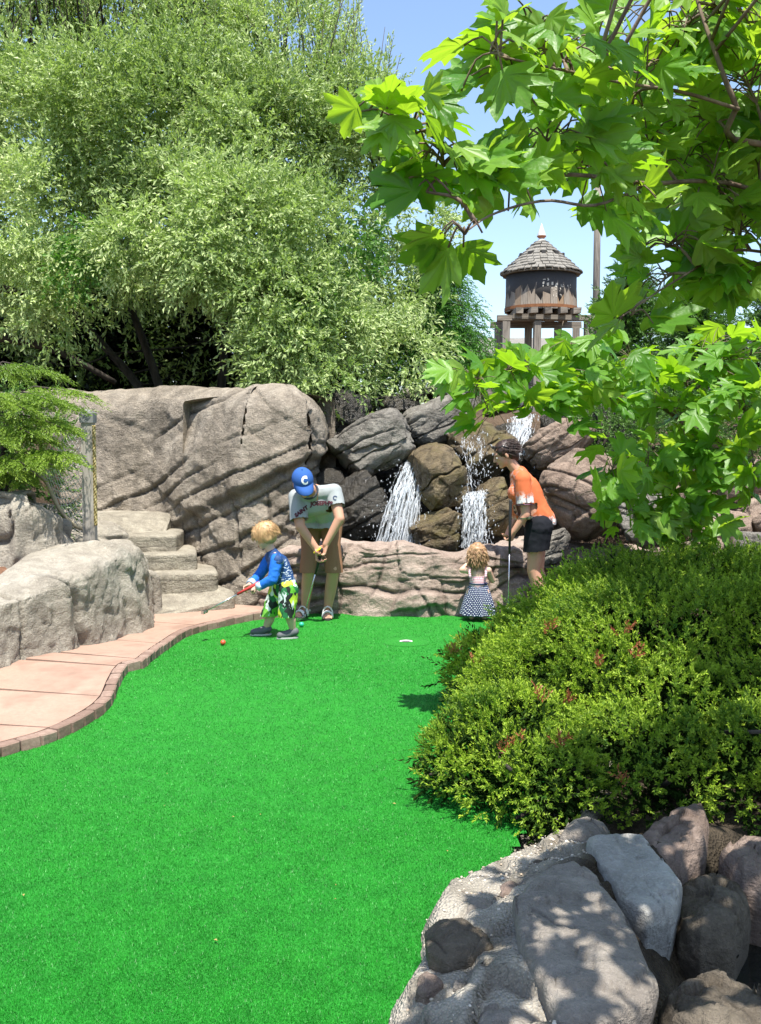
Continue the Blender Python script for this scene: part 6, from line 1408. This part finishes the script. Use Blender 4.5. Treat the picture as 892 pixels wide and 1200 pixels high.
sk = ob('skirt', mesh_np('skirt', P, qd, None, None, True, uv), M_DOT, girl, label='navy skirt with white dots')
m = MB(); m.tube([A(560.5, 684, Yg)+np.array((.077*math.cos(a), .07*math.sin(a), .004)) for a in np.linspace(0, 2*math.pi, 25)], .008, 6, cap=False); ob('waistband', m.mesh('waistband'), flat('navy_band', (.02, .028, .08), .8), sk)
c = g_('hd'); f, u, r = fg; R_ = np.stack([r, f, u], 1); hm = MB(); hm.ell(c+u*.022-f*.006, np.array((.078, .086, .080)), R_, 16, 12); hm.ell(c-f*.03-u*.035, np.array((.080, .055, .060)), R_, 14, 10)
M_CURL = hairmat('curly_fair_hair', (.19, .10, .05), (.46, .29, .15), (0, 0, 0), (40, 40, 14)); hg = ob('hair', folds(remesh(hm, .006, 2, 'hair'), .008, 22, 44), M_CURL, girl)
d = sphere_pts(1100, rg); dw = (R_ @ d.T).T; pts = c+u*.02-f*.006+(R_ @ (d*np.array((.078, .086, .080))).T).T; kf = ((pts-c) @ f < .03); pts, dw = pts[kf], dw[kf]
hair_tufts(hg, pts, unit(dw*.12-u*.8+rg.normal(0, .15, dw.shape)), rg.uniform(.06, .12, len(pts)), M_CURL, rg, .0026, .006, .4, 9)

# ---- the woman in profile
wom = empty('person', (A(628, 722, 9.05)[0], 9.05, 0), 'woman in orange printed shirt and black shorts looking down beside a putter', 'person')
Yw = 9.05; mk = dict(hd=A(590.5, 531.5, Yw), nk=A(605, 551, Yw), ch=A(615, 573, Yw), bel=A(621, 596, Yw), pel=A(631, 616, Yw), s1=A(613, 562, Yw-.155), s2=A(610, 562, Yw+.155), e1=A(616, 603, Yw-.19), w1=A(602, 623, Yw-.17), e2=A(612, 600, Yw+.19), w2=A(598, 618, Yw+.10),
                     h1=A(631, 622, Yw-.085), h2=A(630, 622, Yw+.085), k1=A(625, 668, Yw-.09), k2=A(630, 668, Yw+.09), a1=A(632, 714, Yw-.09), a2=A(637, 712, Yw+.10))
b = MB(); chain(b, [g_('pel'), g_('bel'), g_('ch'), g_('nk')], [.125, .115, .12, .05]); capsule(b, g_('s1'), .055, g_('s2'), .055); capsule(b, g_('nk'), .05, g_('hd')+np.array((.02, 0, -.02)), .052)
for i in '12':
    chain(b, [g_('h'+i), g_('k'+i), g_('k'+i)*.6+g_('a'+i)*.4+np.array((.02, 0, 0)), g_('a'+i)], [.092, .058, .058, .036]); chain(b, [g_('s'+i), g_('e'+i), g_('w'+i)], [.050, .040, .027])
    hl = np.array((g_('a'+i)[0]+.03, g_('a'+i)[1], .035)); chain(b, [g_('a'+i), hl, hl+np.array((-.17, 0, -.005))], [.036, .034, .028])
fw = frame((-.91, -.10, -.38), (-.38, 0, .92)); head(b, g_('hd'), fw, .97)
hand(b, g_('w1'), (-.35, .05, -.93), (-.6, .6, 0), -1, .92, .7); hand(b, g_('w2'), (-.3, -.2, -.93), (-.6, -.6, 0), 1, .92, .7)
ob('body', remesh(b, .0062, 4), M_SKIN, wom); face_parts(g_('hd'), fw, .97, wom, M_IRIS, M_LIP, M_BROWD)
sh = MB(); chain(sh, [A(633, 612, Yw), A(624, 596, Yw), g_('ch'), g_('nk')+np.array((.03, 0, -.05))], [.142, .135, .135, .085]); capsule(sh, g_('s1'), .075, g_('s2'), .075); capsule(sh, A(605, 578, Yw-.07), .075, A(605, 578, Yw+.07), .075); capsule(sh, A(612, 598, Yw-.05), .10, A(612, 598, Yw+.05), .10)
for i in '12': chain(sh, [g_('s'+i), g_('s'+i)*.1+g_('e'+i)*.9], [.072, .082])
me = folds(remesh(sh, .007, 5, 'blouse', .6), .010, 8, 25, (1, 1, .5)); cut(me, [(g_('s'+i)*.30+g_('e'+i)*.70, g_('e'+i)-g_('s'+i), .13) for i in '12']+[(A(632, 613, Yw), (-.1, 0, -1), .4)]); V = getV(me)
zh = A(630, 606, Yw)[2]; hem = sstep(zh+.05, zh-.04, V[:, 2]); slv = sstep(Yw-.17, Yw-.20, V[:, 1])*sstep(A(0, 572, Yw)[2], A(0, 584, Yw)[2], V[:, 2]); col_ = sstep(.16, .10, np.linalg.norm(V-A(606, 566, Yw-.05), axis=1))*.35; setattr_(me, 'print', np.clip(hem+slv+col_, 0, 1))
t = NT('orange_print'); co = t.coord(); n1 = t.noise(co, 42, 3, .6); n2 = t.noise(t.coord('Object', (1, 1, .4)), 22, 2); base_c = t.mix(t.noise(co, 9, 2), (.50, .115, .04), (.58, .16, .06))
pf = t.math('MULTIPLY', t.attr('print'), t.ramp(t.math('ADD', n1, t.math('MULTIPLY', t.attr('print'), .14)), [(.5, 0.0), (.58, 1.0)])); col = t.mix(pf, base_c, t.mix(t.ramp(n2, [(.5, 0.0), (.6, 1.0)]), (.66, .64, .62), (.20, .17, .18)))
bl = ob('blouse', me, t.done(t.bsdf(col, .75, .2, t.bump(t.noise(co, 130, 2), .15, .004))), wom, label='orange short sleeved blouse with white printed sleeve and hem')
m = MB(); q = g_('s1')*.36+g_('e1')*.64; ax = unit(g_('e1')-g_('s1')); m.lathe(q+ax*.022, [(.066, 0), (.074, .002), (.073, .008), (.066, .008)], 20, ax); ob('sleeve_trim', m.mesh('sleeve_trim'), flat('trim_mauve', (.28, .12, .18), .8), bl)
so = MB(); capsule(so, g_('h1')+np.array((.005, 0, .03)), .128, g_('h2')+np.array((.005, 0, .03)), .128)
for i in '12': chain(so, [g_('h'+i), g_('h'+i)*.35+g_('k'+i)*.65], [.120, .112])
ob('shorts', cut(folds(remesh(so, .007, 4, 'shorts', .5), .006, 9, 27), [(A(630, 644, Yw), (.1, 0, -1), .4)]), cloth('black_cotton', (.012, .013, .017)), wom, label='short black shorts')
c = g_('hd'); f, u, r = fw; R_ = np.stack([r, f, u], 1); hm = MB(); hm.ell(c+u*.030-f*.022, np.array((.085, .098, .088)), R_, 18, 14); hm.ell(c-f*.055-u*.022, np.array((.075, .055, .072)), R_, 14, 10); hm.ell(c-f*.085-u*.055, np.array((.045, .040, .055)), R_, 14, 10)
for q in (-1, 1): hm.ell(c+r*q*.068+f*.012+u*.03, np.array((.018, .045, .040)), R_, 12, 8)
M_DARKH = hairmat('dark_brown_hair', (.012, .007, .006), (.06, .032, .024), (0, .9, 0), (70, 70, 7)); hw = ob('hair', folds(remesh(hm, .0065, 3, 'hair'), .004, 30, 46), M_DARKH, wom)
d = sphere_pts(420, rg); dw = (R_ @ d.T).T; pts = c+u*.028-f*.022+(R_ @ (d*np.array((.085, .098, .088))).T).T; kf = ((pts-c) @ f < .05) & ((pts-c) @ u > -.03); pts, dw = pts[kf], dw[kf]
hair_tufts(hw, pts, unit(dw*.12-f*.8-u*.3+rg.normal(0, .12, dw.shape)), rg.uniform(.05, .09, len(pts)), M_DARKH, rg, .0028, 0, .1)
m = MB()
for q in (-1, 1): m.ell(c+f*.066+u*.083+r*q*.034, np.array((.029, .010, .021)), R_ @ rotm((1, 0, 0), -.5), 12, 8)
capsule(m, c+f*.068+u*.086-r*.012, .004, c+f*.068+u*.086+r*.012, .004, 6)
for q in (-1, 1): m.tube([c+f*.060+u*.083+r*q*.062, c-f*.01+u*.062+r*q*.086, c-f*.045+u*.03+r*q*.086], .0035, 5)
ob('sunglasses', m.mesh('sunglasses'), flat('dark_lens', (.012, .012, .014), .12, .6), wom, label='dark sunglasses pushed up on the hair')
for i in '12':
    m = MB(); hl = np.array((g_('a'+i)[0]+.03, g_('a'+i)[1], .022)); chain(m, [hl, hl+np.array((-.19, 0, 0))], [.040, .036]); sm = remesh(m, .007, 3, 'shoe'); V = getV(sm); V[:, 2] = np.clip(V[:, 2], .004, .05); sm.vertices.foreach_set('co', V.astype(np.float32).ravel()); ob('shoe', sm, M_SHOE, wom)
pg = G(596, 722); putter('putter', A(598.5, 588, Yw-.20), np.array((A(595.5, 700, Yw-.2)[0], Yw-.2, .02)), .46, 'upright putter with dark grip held by the woman', M_BLACKR, (-.6, -.6, 0))
